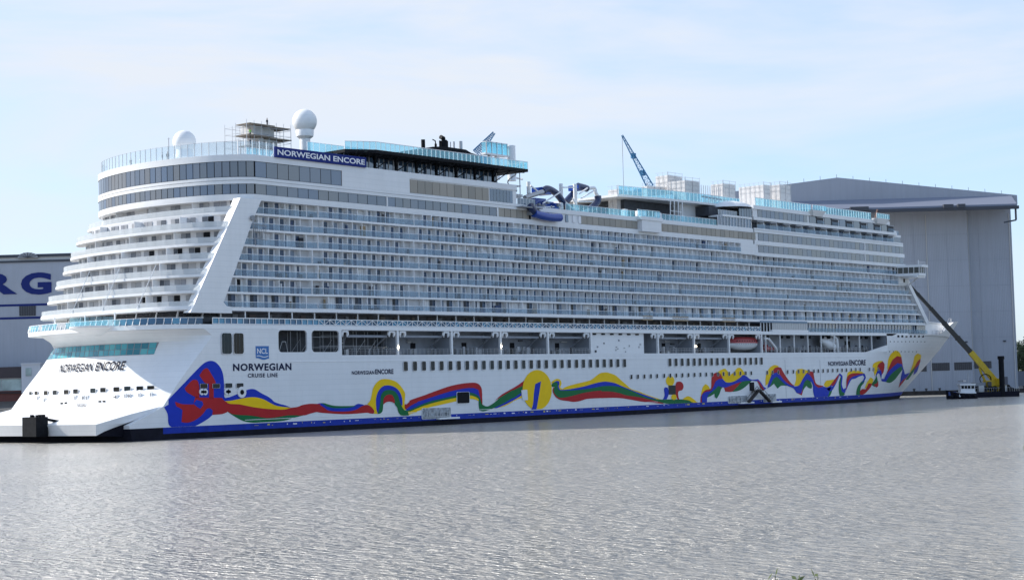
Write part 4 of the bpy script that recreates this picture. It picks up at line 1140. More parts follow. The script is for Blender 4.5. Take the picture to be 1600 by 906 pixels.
# stern terraces: frosted parapet, doors behind
for i in range(7):
    z, z2, xa = ZD[i], ZD[i+1], XAD[i]; row = rows_[i]
    xs = fin_l(z)+0.8; b14 = max(1.0, xs-xa-B2D[i])
    st = stern_pts(xa, B2D[i], b14, n=20); st_in = stern_pts(xa+.25, B2D[i], b14, n=20)
    # thick white edge that rises as a bulwark, then frosted panes
    mb = MB()
    for j in range(len(st)-1):
        (x1, y1), (x2, y2) = st[j], st[j+1]
        for (za, zb) in ((-.30, .14),):
            mb.quad((x1-.06, y1, z+za), (x1-.06, y1, z+zb), (x2-.06, y2, z+zb), (x2-.06, y2, z+za))
            mb.quad((x1-.06, y1, z+zb), (x1+.3, y1, z+zb), (x2+.3, y2, z+zb), (x2-.06, y2, z+zb))
            mb.quad((x1-.06, y1, z+za), (x2-.06, y2, z+za), (x2+1.2, y2, z+za+.1), (x1+1.2, y1, z+za+.1))
    mb.build('terrace_edge', W, row, smooth=40)
    L = 0; acc = []
    # resample for panes about 2 m long
    d = [0]
    for j in range(len(st)-1): d.append(d[-1]+math.hypot(st[j+1][0]-st[j][0], st[j+1][1]-st[j][1]))
    def at_len(s):
        for j in range(len(st)-1):
            if d[j+1] >= s:
                f = (s-d[j])/(d[j+1]-d[j]+1e-9); return (st[j][0]+(st[j+1][0]-st[j][0])*f, st[j][1]+(st[j+1][1]-st[j][1])*f)
        return st[-1]
    npn = 20
    for k in range(npn):
        a, b = at_len(d[-1]*(k+.004)/npn), at_len(d[-1]*(k+.996)/npn)
        l_ = math.hypot(b[0]-a[0], b[1]-a[1]); cx, cy = (a[0]+b[0])/2+.12, (a[1]+b[1])/2
        link('terrace_pane', ubox(FROST), row, (cx, cy, z+.62), math.atan2(b[1]-a[1], b[0]-a[0]), (l_, .05, .94))
    # doors and windows in the stern wall
    wl_ = stern_pts(xa+1.5, B2D[i], b14, inset=DEP, n=20)
    d = [0]; stq = st; st = wl_
    for j in range(len(st)-1): d.append(d[-1]+math.hypot(st[j+1][0]-st[j][0], st[j+1][1]-st[j][1]))
    nd = 13
    for k in range(nd):
        if i == 6 and R_.random() < .35: continue
        kinds = R_.choice([(TDOOR, .7), (TDOOR, .8), (TDOOR, .75), (TDOOR, .6), (TDOOR, .65)])
        s0 = (k+.12)/nd; w_ = kinds[1]/nd
        for q in range(2):
            a, b = at_len(d[-1]*(s0+q*w_*.52)), at_len(d[-1]*(s0+q*w_*.52+w_*.46))
            l_ = math.hypot(b[0]-a[0], b[1]-a[1]); cx, cy = (a[0]+b[0])/2-.04, (a[1]+b[1])/2
            mm = BLACK if (q == 1 and R_.random() < (.5 if k > 9 else .12)) else kinds[0]
            link('terrace_door', ubox(mm), row, (cx, cy, z+1.25), math.atan2(b[1]-a[1], b[0]-a[0]), (l_, .1, 1.9))
    # partitions
    for k in range(1, 4):
        a = at_len(d[-1]*(k+.13)/4)
        link('terrace_divider', ubox(WT), row, (a[0]-.8, a[1], z+1.2), 0, (1.6, .07, 2.2))
    st = stq
# slanted white columns over the two lowest terraces
mb = MB()
for k, yy in enumerate((9.5, 18, 26.5)):
    o = MB(); xa0 = XAD[0]+2.4*((yy-HB)/HB)**2-.1; xa2 = XAD[2]+3.2*((yy-HB)/HB)**2-.1
    o.bar((xa0, yy, 21.3), (xa2, yy-1.5, 28.4), .11, .11); o.build('slanted_column', WT, ship)

# slanted fins closing the terraces to both sides
for s in (0, 1):
    mb = MB(); prof = [(8.7, 20.2), (9.4, 21.2)]+[(fin_l(z), z) for z in (24, 30, 36)]+[(fin_l(39.5), 39.5), (fin_r(39.5)+.3, 39.5)]+[(fin_r(z), z) for z in (36, 30, 25, 23)]+[(15.7, 22), (16.4, 21.35), (17.5, 21.25), (17.5, 20.2)]
    y0, y1 = (-.12, 1.6) if s == 0 else (BW-1.6, BW-.05)
    if s: prof = [(min(x+3.2, fin_r(z)+2.4), z) for x, z in prof]
    n = len(prof); mb.v = [(x, y0, z) for x, z in prof]+[(x, y1, z) for x, z in prof]
    mb.f = [tuple(range(n)), tuple(range(2*n-1, n-1, -1))]+[((j+1) % n, j, n+j, n+(j+1) % n) for j in range(n)]; mb.m = [0]*len(mb.f)
    mb.build('side_fin', W, ship)
    # webs joining the terraces to the fin
q = P(392, 341); mb = MB(); mb.tube([(q[0], -.6, q[2]), (q[0], -.3, q[2])], .45, 12); mb.bar((q[0]-.2, -.5, q[2]-1), (q[0]+3, -.5, q[2]-1.2), .15)
for k in range(6): mb.bar((q[0]+.6+k*.45, -.5, q[2]-3.4), (q[0]+.6+k*.45, -.5, q[2]-1.1), .07)
mb.bar((q[0], -.5, q[2]-1), (q[0]+.5, -.5, q[2]-4.6), .14); mb.bar((q[0]+.4, -.5, q[2]-3.4), (q[0]+3.2, -.5, q[2]-3.6), .12)
mb.build('maintenance_cradle', POST, ship)

# ---------------- promenade (deck 8)
mb = MB()
lp8 = deck_loop(0.5, 4.0, 6.8, 300, jog=False, bulge=10)
lp8 = [(x, y) for x, y in lp8]
fr8 = deck_loop(0.5, 4.0, 6.8, 262, jog=False, bulge=10)
mb.prism(fr8, 17.62, 18.35)
prom = mb.build('promenade_deck', WT, ship)
mb = MB(); mb.prism(deck_loop(6, 3, 7.0, 262, inset=4.2, jog=False), 18.35, 20.75, caps=False)
mb.build('promenade_wall', mat('gallery_dark', (0.075, 0.075, 0.085), 0.5, var=0.6, scale=0.5), ship)
xA, xB = 13.5, P(1189, 500)[0]
nb = int((xB-xA)/1.32)
tr_ = MB(); tr_.bar((xA, .1, 19.42), (xB, .1, 19.42), .14); tr_.bar((xA, .1, 18.45), (xB, .1, 18.45), .12)
for k in range(nb):
    x = xA+(xB-xA)*k/nb; x2 = xA+(xB-xA)*(k+1)/nb
    piece('rail_pane', RAILB, prom, x+.05, x2-.05, .22, .27, 18.45, 19.36)
    tr_.bar((x, .1, 18.4), (x, .1, 19.45), .11)
    if x > P(492, 505)[0]:
        if k % 2: tr_.bar((x, .08, 18.5), (x2, .08, 19.36), .09)
        else: tr_.bar((x, .08, 19.36), (x2, .08, 18.5), .09)
tr_.build('rail_frame', WT, prom)
mb = MB()
x = 16
while x < xB:
    mb.bar((x, 1.0, 18.3), (x, 1.0, 20.75), .18); x += 5.3
mb.build('gallery_posts', WT, prom)
BROWN = mat('gallery_brown', (0.16, 0.12, 0.10), 0.7, objvar=[(0.14, 0.11, 0.10), (0.22, 0.18, 0.15), (0.09, 0.08, 0.08), (0.3, 0.3, 0.31)])
x = 18
while x < xB:
    w_ = .5+R_.random()*1.3
    piece('gallery_panel', BROWN, prom, x, x+w_, 4.0, 4.15, 18.4, 20.3); x += w_+1.2+R_.random()*2.5
# stern promenade rail: slanted white frames with blue glass
st8 = stern_pts(.5, 4.0, 6.8, n=30)
d8 = [0]
for j in range(len(st8)-1): d8.append(d8[-1]+math.hypot(st8[j+1][0]-st8[j][0], st8[j+1][1]-st8[j][1]))
def at8(s):
    for j in range(len(st8)-1):
        if d8[j+1] >= s:
            f = (s-d8[j])/(d8[j+1]-d8[j]+1e-9); return (st8[j][0]+(st8[j+1][0]-st8[j][0])*f, st8[j][1]+(st8[j+1][1]-st8[j][1])*f)
    return st8[-1]
n8 = 40; fr_ = MB()
for k in range(n8):
    a, b = at8(d8[-1]*k/n8), at8(d8[-1]*(k+1)/n8)
    l_ = math.hypot(b[0]-a[0], b[1]-a[1])
    m_ = RAILB if k > n8*.72 else (CYAN if R_.random() < .75 else FROST)
    link('rail_pane', ubox(m_), prom, ((a[0]+b[0])/2+.12, (a[1]+b[1])/2, 18.88), math.atan2(b[1]-a[1], b[0]-a[0]), (l_*.88, .05, .92))
    fr_.bar((a[0]-.05, a[1], 18.3), (a[0]+.28, a[1], 19.42), .1); fr_.bar((a[0]+.28, a[1], 19.42), (b[0]+.28, b[1], 19.42), .09)
fr_.build('rail_frame', WT, prom)
# low observation bay bulging from the stern rail
mb = MB(); mb.lathe((1.8, 15, 17.0), [(0.5, 0), (2.6, .5), (4.4, 1.2), (4.5, 1.5), (0, 1.5)], 28); mb.build('stern_bay', W, ship, smooth=40)
mb = MB()
for k in range(14):
    a = math.pi*.5+math.pi*k/14; a2 = a+math.pi/14*.9
    mb.quad((1.8+4.4*math.cos(a), 15+4.4*math.sin(a), 18.5), (1.8+4.4*math.cos(a2), 15+4.4*math.sin(a2), 18.5), (1.8+4.4*math.cos(a2), 15+4.4*math.sin(a2), 19.9), (1.8+4.4*math.cos(a), 15+4.4*math.sin(a), 19.9))
mb.build('bay_glass', CYAN, ship)
# dark restaurant front behind the stern rail with posts
mb = MB()
sg = stern_pts(5.5, 2.0, 6.0, inset=2.5, n=16)
for j in range(len(sg)-1):
    mb.quad((sg[j][0], sg[j][1], 18.36), (sg[j][0]+.5, sg[j][1], 20.66), (sg[j+1][0]+.5, sg[j+1][1], 20.66), (sg[j+1][0], sg[j+1][1], 18.36))
mb.build('stern_gallery', mat('gallery_black', (0.018, 0.018, 0.022), 0.25, var=.5, scale=.4), ship)
mb = MB()
for j in range(2, len(sg)-2, 3): mb.bar((sg[j][0]-.2, sg[j][1], 18.3), (sg[j][0]+.6, sg[j][1], 20.7), .25)
for yy in (12.5, 20.5, 29): mb.bar((3.4, yy, 18.3), (3.4, yy, 20.7), .16)
mb.build('gallery_posts', WT, ship)

# forward part of the promenade: slatted screen and glazing
xC = P(1208, 510)[0]; xD = P(1262, 510)[0]
mb = MB(); mb.box(xB, xD, .05, 3, 20.5, 20.95); mb.build('screen_roof', mat('blue_grey_roof', (0.16, 0.24, 0.33), 0.5), ship)
k = 0; x = xC
while x < xD:
    piece('screen_slat', STEEL, ship, x, x+.75, .25, .4, 18.8, 20.5); x += .85
mb = MB(); mb.box(xC-.5, xD+.4, .0, .5, 18.36, 18.8); mb.build('screen_sill', WT, ship)
for j in range(4): piece('gallery_post', WT, ship, xB+.3+j*1.4, xB+.5+j*1.4, .3, .5, 18.36, 20.5)
x = xD+.6; j = 0
while x < 276:
    y_ = HB-hb(x, 18)+.5
    piece('gallery_window', GLASSB if x > 232 else GLASSG, ship, x, x+1.5, y_+.5, y_+.62, 18.4, 20.6)
    piece('gallery_post', WT, ship, x-.12, x+.05, y_+.3, y_+.5, 18.36, 20.75)
    piece('gallery_glass', BALG, ship, x, x+1.6, y_, y_+.05, 18.4, 19.4)
    x += 1.75
mb = MB(); mb.prism([(xD, 1.4), (277, 2.2), (288, 12), (288, 30), (277, BW-2.2), (xD, BW-1.4)], 18.1, 20.75); mb.build('forward_house', WALL, ship)
mb = MB(); mb.prism([(xD, .2), (275, .7), (290, 12), (290, 30), (275, BW-.7), (xD, BW-.2)], 20.72, 21.25); mb.build('forward_house_roof', WT, ship)

# ---------------- lifeboat recess along the side
xR0, xR1 = P(534, 535)[0], XB0
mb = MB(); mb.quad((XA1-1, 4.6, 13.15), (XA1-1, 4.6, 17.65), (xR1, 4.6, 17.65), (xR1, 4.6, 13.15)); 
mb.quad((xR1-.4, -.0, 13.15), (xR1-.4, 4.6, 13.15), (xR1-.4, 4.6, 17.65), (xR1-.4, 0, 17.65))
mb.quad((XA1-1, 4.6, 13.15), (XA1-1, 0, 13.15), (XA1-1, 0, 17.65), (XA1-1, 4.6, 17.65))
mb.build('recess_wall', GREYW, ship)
# side panel with the two rounded openings
def panel_with_holes(x0, x1, z0, z1, holes, y, m, name):
    """outline with rounded holes, filled by Delaunay"""
    vs = [Vector(p) for p in ((x0, z0), (x1, z0), (x1, z1), (x0, z1))]; faces = [[0, 1, 2, 3]]
    for (a, b, c, d_, r_) in holes:
        pts = rounded(b-a, d_-c, r_, 5); n = len(vs); vs += [Vector(((a+b)/2+p, (c+d_)/2+q)) for p, q in pts]; faces.append(list(range(n, n+len(pts))))
    r = delaunay_2d_cdt(vs, [], faces, 0, 1e-5)
    mb = MB(); mb.v = [(p[0], y, p[1]) for p in r[0]]
    for f, orig in zip(r[2], r[5]):
        if len(orig) == 1 and orig[0] == 0 or (0 in orig and len(orig) == 1): mb.f.append(tuple(f)); mb.m.append(0)
    for h in faces[1:]:
        for j in range(len(h)):
            a, b = vs[h[j]], vs[h[(j+1) % len(h)]]
            mb.quad((a[0], y, a[1]), (b[0], y, b[1]), (b[0], y+.35, b[1]), (a[0], y+.35, a[1]))
    return mb.build(name, m, ship)
h1 = (P(435.2, 540)[0], P(480, 540)[0], 13.75, 17.5, .7); h2 = (P(487.3, 540)[0], P(530.3, 540)[0], 13.75, 17.5, .7)
panel_with_holes(XA1, xR0+.02, 13.2, 17.62, [h1, h2], 0.0, W, 'side_panel')
# scaffold and a flat dark sheet inside the openings
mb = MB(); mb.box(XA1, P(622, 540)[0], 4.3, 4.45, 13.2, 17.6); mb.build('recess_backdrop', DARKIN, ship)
sc = MB()
for k in range(11):
    x = XA1+1+k*2.7+R_.random()*.9; sc.bar((x, 1.6, 13.2), (x, 1.6, 17.6), .045); sc.bar((x+.6, 3.0, 13.2), (x+.6, 3.0, 17.6), .045)
    if k % 3: sc.bar((x, 1.6, 13.6), (x+2.2, 1.6, 16), .04)
for z in (14.6, 16.4):
    sc.bar((XA1+8, 1.6, z), (XA1+30, 1.6, z), .045); sc.bar((XA1+9+z*.2, 2.2, z+.3), (XA1+22+z*.2, 2.2, z+.3), .3, .05)
sc.bar((XA1+1.2, 1.2, 13.2), (XA1+2.2, 1.2, 15.6), .07); sc.bar((XA1+3.6, 1.2, 13.2), (XA1+3.0, 1.2, 15.6), .07); sc.bar((XA1+2.2, 1.2, 15.6), (XA1+3.0, 1.2, 15.6), .07)
sco = sc.build('recess_scaffold', STEEL, ship)
# pillars with white hooks and partitions
pill = [622.5, 706.8, 783.2, 857.2, 924.5, 1029, 1085.5, 1140, 1191]
hook = MB()
for s in (-1, 1):
    hook.tube([(s*.62, 0, .1), (s*.70, 0, -.35), (s*.52, 0, -.72)], [.3, .26, .1], 8)
hook.box(-.75, .75, -.2, .2, .05, .35)
hook_me = hook.mesh('davit_hook_mesh', WT)
LAMP = bpy.data.materials.new('work_lamp'); LAMP.use_nodes = True
e_ = LAMP.node_tree.nodes['Principled BSDF']; e_.inputs['Emission Color'].default_value = (1, .85, .6, 1); e_.inputs['Emission Strength'].default_value = 8
for j, u in enumerate(pill):
    x = P(u, 535)[0]
    piece('recess_pillar', WT, ship, x-.22, x+.22, .05, .5, 13.2, 17.62)
    piece('recess_partition', GREYW, ship, x-.1, x+.1, .5, 4.6, 13.2, 17.62)
    for s in (-1, 1):
        if u == 924.5 and s == 1 or u == 1191 and s == 1: continue
        link('davit_hook', hook_me, ship, (x+s*1.45, .35, 17.2))
x = P(541, 535)[0]; link('davit_hook', hook_me, ship, (x, .35, 17.2))
for u, v in ((622, 542.5), (783, 541), (1087, 541)):
    q = P(u, v, .0); lm = MB().lathe((q[0], -.1, q[2]), [(.02, -.16), (.16, -.1), (.16, .1), (.02, .16)], 12); lm.build('work_lamp', LAMP, ship)
bays = [(541, 622), (622.5, 706.8), (706.8, 783.2), (783.2, 857.2), (857.2, 924.5), (1029, 1085.5), (1085.5, 1140)]
CLUT = mat('deck_gear_grey', (0.18, 0.19, 0.21), 0.6, objvar=[(0.10, 0.11, 0.13), (0.3, 0.31, 0.33), (0.05, 0.05, 0.06), (0.5, 0.5, 0.5)])
for a, b in bays:
    xa_, xb_ = P(a, 540)[0]+.6, P(b, 540)[0]-.6
    # davit beam overhead, rail, gear on deck
    mb = MB(); mb.box(xa_+.6, xb_-1.2, 1.0, 1.8, 16.4, 16.8); mb.bar((xa_+.6, 1.4, 16.4), (xa_+2.4, 3.9, 14.6), .22); mb.bar((xb_-1.4, 1.4, 16.4), (xb_-1.6, 3.9, 14.6), .22); mb.build('davit_beam', GREYW, ship)
    mb = MB()
    for z in (13.6, 13.95, 14.3): mb.bar((xa_, .3, z), (xb_, .3, z), .04)
    x = xa_
    while x < xb_: mb.bar((x, .3, 13.2), (x, .3, 14.3), .05); x += 1.1
    mb.build('recess_rail', STEEL, ship)
    for _ in range(7):
        x = xa_+.4+R_.random()*(xb_-xa_-1.2); w_ = .3+R_.random()*.7; h_ = .5+R_.random()*1.1; y_ = .8+R_.random()*2.4
        piece('deck_gear', CLUT, ship, x, x+w_, y_, y_+.6, 13.2, 13.2+h_)
    piece('recess_door', BLACK, ship, xa_+(xb_-xa_)*.55, xa_+(xb_-xa_)*.55+1.3, 4.48, 4.58, 13.3, 15.6)
    for _ in range(3):
        x = xa_+R_.random()*(xb_-xa_-2); z = 15.2+R_.random()*1.3
        piece('wall_duct', CLUT, ship, x, x+.8+R_.random()*1.6, 4.2, 4.5, z, z+.25)
# closed bay with white boarding
xa_, xb_ = P(926, 535)[0], P(1010, 535)[0]
mb = MB(); mb.quad((xa_, .7, 13.2), (xb_, .7, 13.2), (xb_, .7, 17.6), (xa_, .7, 17.6)); mb.quad((xb_, .7, 13.2), (xb_, 4.6, 13.2), (xb_, 4.6, 17.6), (xb_, .7, 17.6)); mb.build('white_boarding', WT, ship)
for j in range(6):
    x = xa_+1+j*3.1; piece('vent_cap', BLACK, ship, x, x+1.0, .45, .7, 17.2, 17.5)
for _ in range(12):
    x = xa_+.5+R_.random()*(xb_-xa_-2); z = 13.4+R_.random()*2.6; w_ = .15+R_.random()*.4
    piece('board_fitting', CLUT, ship, x, x+w_, .55, .7, z, z+.18+R_.random()*.3)
# forward open deck
xa_, xb_ = P(1192, 535)[0], P(1380, 535)[0]
x = xa_+2; j = 0
while x < xb_-2:
    if j % 2 == 0: piece('recess_pillar', WT, ship, x, x+.25, .4, .7, 13.2, 17.62)
    if j % 3 != 1:
        mbx = MB().lathe((0, 0, 0), [(0.02, -.4), (.5, -.36), (.55, .3), (.02, .34)], 12); o = mbx.build('vent_cap', BLACK, ship)
        o.location = Vector((x+1.6, 1.0, 17.1))-world_loc(ship)
    x += 3.4; j += 1
for _ in range(60):
    x = xa_+.5+R_.random()*(xb_-xa_-2); w_ = .15+R_.random()*.5; h_ = .5+R_.random()*1.6; y_ = .8+R_.random()*3
    piece('deck_gear', CLUT, ship, x, x+w_, y_, y_+.5, 13.2, 13.2+h_)
piece('recess_door', BLACK, ship, P(1344, 536)[0], P(1352, 536)[0], 4.45, 4.55, 13.3, 16.3)
mb = MB()
for z in (13.9, 14.4): mb.bar((xa_, .2, z), (xb_-8, .2, z), .05)
x = xa_
while x < xb_-8: mb.bar((x, .2, 13.2), (x, .2, 14.4), .05); x += 1.4
mb.build('recess_rail', STEEL, ship)
# davit arms
for u0, v0, u1, v1 in ((1193, 528.5, 1213, 545), (1297, 523, 1308, 530)):
    a, b = P(u0, v0, .8), P(u1, v1, .8); mb = MB(); mb.tube([a, (a[0]+(b[0]-a[0])*.4, .8, a[2]-.1), b, (b[0]+.3, .8, 13.3)], .32, 8); mb.build('davit_arm', WT, ship)
# bulwark step up towards the bow
a = P(1353, 549)[0]; mb = MB()
n = 0; mb.v = [(a, -.02, 13.2), (xR1+.3, -.02, 13.2), (xR1+.3, -.02, 15.0), (xR1-.6, -.02, 15.0)]; mb.v += [(x, .25, z) for x, _, z in mb.v]
mb.f = [(0,1,2,3),(7,6,5,4),(0,4,5,1),(3,2,6,7),(0,3,7,4),(1,5,6,2)]; mb.m = [0]*6; mb.build('bulwark_step', W, ship)

# ================================================================== upper decks
BA = (15.2, 5.4, 2.4)
def band_loop(xf, out=0.0, bulge=0.0, xa=None):
    st = stern_pts(BA[0], BA[1], BA[2], inset=-out, n=24)
    side = [(xf, -out)]
    front = [(xf+bulge*(1-(k/8.)**2), HB-(HB+out)*(k/8.)) for k in range(7, -8, -1)] if bulge else []
    return side+front+[(xf, BW+out)]+st
def band(name, m, xf, z0, z1, out=0.0, bulge=0.0, parent=None, caps=True):
    mb = MB(); mb.prism(band_loop(xf, out, bulge), z0, z1, caps=caps); return mb.build(name, m, parent or ship, smooth=35)
band('upper_wall', W, 182, 39.36, 43.0, -.18)
band('white_band', W, 182, 39.32, 40.35, 0.0)
XT = P(802, 308)[0]+1.2
band('white_band', W, XT+3.5, 42.1, 42.62, 0.02)
band('white_band', W, XT+3.5, 42.72, 43.22, 0.02)
band('upper_wall', W, XT, 43.0, 47.0, -.18)
roof = band('white_band', W, XT, 45.95, 47.05, 0.0)
mb = MB(); mb.box(P(534.5, 285)[0], P(640, 290)[0], -.03, .4, 43.2, 46); mb.build('wall_infill', W, ship)
# panes along the path of a band: straight side first, then round the stern
stb = stern_pts(BA[0], BA[1], BA[2], inset=.1, n=40)[::-1]     # starboard to port
db = [0]
for j in range(len(stb)-1): db.append(db[-1]+math.hypot(stb[j+1][0]-stb[j][0], stb[j+1][1]-stb[j][1]))
def atb(s):
    for j in range(len(stb)-1):
        if db[j+1] >= s:
            f = (s-db[j])/(db[j+1]-db[j]+1e-9); return (stb[j][0]+(stb[j+1][0]-stb[j][0])*f, stb[j][1]+(stb[j+1][1]-stb[j][1])*f)
    return stb[-1]
def pane_run(x0, x1, z0, z1, m, w, parent, name='window_pane', y=.1, gap=.13):
    n = max(1, round((x1-x0)/w)); w = (x1-x0)/n
    for k in range(n): piece(name, m, parent, x0+k*w+gap/2, x0+(k+1)*w-gap/2, y, y+.1, z0, z1)
def stern_panes(z0, z1, m, n, parent):
    for k in range(n):
        a, b = atb(db[-1]*k/n), atb(db[-1]*(k+1)/n)
        l_ = math.hypot(b[0]-a[0], b[1]-a[1])-.13
        link('window_pane', ubox(m), parent, ((a[0]+b[0])/2, (a[1]+b[1])/2, (z0+z1)/2), math.atan2(b[1]-a[1], b[0]-a[0]), (l_, .1, z1-z0))
xs0 = stb[0][0]+.2
wb1 = band('window_backing', BLACK, 97, 40.3, 42.15, -.14, caps=False)
pane_run(xs0, P(604, 315)[0], 40.4, 42.06, GLASSG, 2.42, wb1)
pane_run(P(606, 315)[0], P(776, 325)[0], 40.4, 42.06, GLASSG, 2.05, wb1)
pane_run(P(779, 328)[0], P(827, 335)[0], 40.4, 42.06, TAN, 1.9, wb1)
stern_panes(40.4, 42.06, GLASSG, 34, wb1)
wb2 = band('window_backing', BLACK, P(534.5, 285)[0], 43.15, 46.0, -.14, caps=False)
pane_run(xs0, P(534, 285)[0], 43.3, 45.88, GLASSG, 2.42, wb2)
stern_panes(43.3, 45.88, GLASSG, 34, wb2)
z0, z1 = P(700, 308)[2], P(700, 291.5)[2]
pane_run(P(641, 292)[0], P(764.5, 305)[0], 43.3, 45.75, TAN, 2.05, wb2, 'tan_panel', y=.06)
pane_run(P(766, 305)[0], P(802, 308)[0], 43.3, 45.75, GLASSB, 1.0, wb2)
mb = MB(); mb.box(P(604, 315)[0], P(606, 315)[0], -.02, .3, 40.3, 42.15); mb.box(P(776.3, 325)[0], P(778.8, 325)[0], -.02, .3, 40.3, 42.15); mb.build('window_mullion', W, ship)
# tan cladding forward of the slides
xT2a, xT2b, xT3a, xT3b = P(908, 342)[0], P(996, 352)[0], P(1028, 358)[0], P(1181, 375)[0]
pane_run(xT2a, xT2b, 40.42, 42.1, TAN, 1.95, wb1, 'tan_panel', y=-.0)
pane_run(xT3a, xT3b, 40.42, 42.1, TAN, 1.95, wb1, 'tan_panel', y=-.0)
mb = MB(); mb.box(XT+3, 182, -.05, 6, 42.15, 43.05); mb.build('pool_deck_edge', W, ship)
mb = MB(); mb.box(XT+2, 200, .5, BW-.5, 42.95, 43.1); mb.build('pool_deck', DECKM, ship)
mb = MB(); mb.box(xT2b+.2, xT3a-.2, -1.1, 2, 39.9, 43.3); mb.box(xT2b-.3, xT3a+.3, -1.3, 2, 42.4, 43.1); mb.build('side_bay', W, ship)
mb = MB(); mb.box(176, 183.2, -.1, 3, 36.75, 39.4); mb.build('wall_infill', W, ship)

def glass_rail(pts, z0, h, m, parent, w=1.5, name='rail_pane', post=WT, lean=0.0, pt=.07, dens=1, drop=0.0):
    """posts and panes along a polyline [(x,y)]; the posts joined as one frame"""
    fr_ = MB(); 
    for (x1, y1), (x2, y2) in zip(pts[:-1], pts[1:]):
        L = math.hypot(x2-x1, y2-y1); n = max(1, round(L/w))
        for k in range(n):
            a = (x1+(x2-x1)*k/n, y1+(y2-y1)*k/n); b = (x1+(x2-x1)*(k+1)/n, y1+(y2-y1)*(k+1)/n)
            link(name, ubox(m), parent, ((a[0]+b[0])/2, (a[1]+b[1])/2, z0+h/2), math.atan2(b[1]-a[1], b[0]-a[0]), (L/n*.92, .04, h-.05))
            fr_.bar((a[0], a[1], z0), (a[0], a[1], z0+h+.05), pt)
        fr_.bar((x1, y1, z0+h), (x2, y2, z0+h), pt*.8)
    fr_.build('rail_posts', post, parent)

# roof edge at the stern: tall clear windbreak
stR = stern_pts(BA[0]+.3, BA[1], BA[2], inset=.3, n=10)
pts = stR[::-1]
rl = [(P(432, 243)[0], .4)]+pts
rp = []
for (x1, y1), (x2, y2) in zip(rl[:-1], rl[1:]): rp.append((x1, y1))
rp.append(rl[-1])
fr_ = MB(); dd = [0]
for (x1, y1), (x2, y2) in zip(rp[:-1], rp[1:]): dd.append(dd[-1]+math.hypot(x2-x1, y2-y1))
def atr(s):
    for j in range(len(rp)-1):
        if dd[j+1] >= s:
            f = (s-dd[j])/(dd[j+1]-dd[j]+1e-9); return (rp[j][0]+(rp[j+1][0]-rp[j][0])*f, rp[j][1]+(rp[j+1][1]-rp[j][1])*f)
    return rp[-1]
nn = 36
for k in range(nn):
    a, b = atr(dd[-1]*k/nn), atr(dd[-1]*(k+1)/nn)
    link('windbreak_pane', ubox(CLEAR), roof, ((a[0]+b[0])/2, (a[1]+b[1])/2, 48.2), math.atan2(b[1]-a[1], b[0]-a[0]), (math.hypot(b[0]-a[0], b[1]-a[1])*.96, .04, 2.2))
    fr_.bar((a[0], a[1], 47.0), (a[0], a[1], 49.4), .09); fr_.bar((a[0], a[1], 49.35), (b[0], b[1], 49.35), .04)
fr_.build('windbreak_posts', STEEL, roof)
mb = MB(); mb.bar((19.5, 18, 47), (19.5, 18, 51.6), .08); mb.bar((19.5, 17.6, 51.4), (19.5, 18.4, 51.4), .04); mb.build('whip_antenna', POST, ship)

# radomes
c = P(288, 222, HB)
o = MB(); r_ = 2.05
o.lathe((c[0], HB, c[2]), [(r_*math.sin(math.pi*k/20)+.001, -r_*math.cos(math.pi*k/20)) for k in range(21)], 32); o = o.build('radome', W, ship, smooth=60)
mb = MB(); mb.lathe((c[0], HB, 0), [(1.0, 46.9), (1.0, 48.3), (1.6, 48.9), (1.45, c[2]-1.3)], 20); mb.build('radome_pedestal', WT, ship, smooth=40)
c = P(476, 190, HB)
o = MB(); r_ = 2.35
o.lathe((c[0], HB, c[2]), [(r_*math.sin(math.pi*k/20)+.001, -r_*math.cos(math.pi*k/20)) for k in range(21)], 32); o.build('radome', W, ship, smooth=60)
mb = MB(); mb.lathe((c[0], HB, 0), [(1.05, 46.9), (1.0, c[2]-3.4), (1.6, c[2]-2.9), (1.75, c[2]-1.9), (1.6, c[2]-1.5)], 24); mb.build('radome_pedestal', WT, ship, smooth=40)

# name board
a = P(428, 246.5); b = P(570, 246)
zt0, zb0 = P(428, 228.5)[2], P(428, 244.5)[2]; zt1, zb1 = P(570, 247.5)[2], P(570, 263.5)[2]
zt, zb = (zt0+zt1)/2, (zb0+zb1)/2
mb = MB(); mb.box(a[0], b[0], -.35, 0, zb, zt); nb_ = mb.build('name_board', NAVY, ship)
V, F = text_mesh('NORWEGIAN ENCORE', 0.022, 1.0)
mb = MB(); mb.v = [(a[0]+.5+(b[0]-a[0]-.9)*x, -.38, zb+.42+(zt-zb-.84)*y) for x, y in V]; mb.f = F; mb.m = [0]*len(F); mb.build('lettering', LETW, nb_)
mb = MB()
for k in range(12):
    x = a[0]+.6+(b[0]-a[0]-1.2)*k/11; mb.bar((x, .2, 46.9), (x, .2, zt-.2), .14); mb.bar((x, .2, zt-.5), (x, 1.6, 47.0), .1)
mb.build('board_struts', WT, nb_)
mb = MB()
for k in range(6):
    x = 28.3-1.6*k; mb.bar((x, .9, 47), (x, .9, 49.6), .14)
mb.build('roof_posts', WT, ship)
glass_rail([(P(385, 240, 8)[0], 8), (P(470, 240, 8)[0], 8)], 47.05, 2.6, CYAN, roof, 1.5)
glass_rail([(P(480, 230, 8)[0], 8), (P(600, 240, 8)[0], 8)], 50.3, 1.7, CYAN, roof, 1.5)

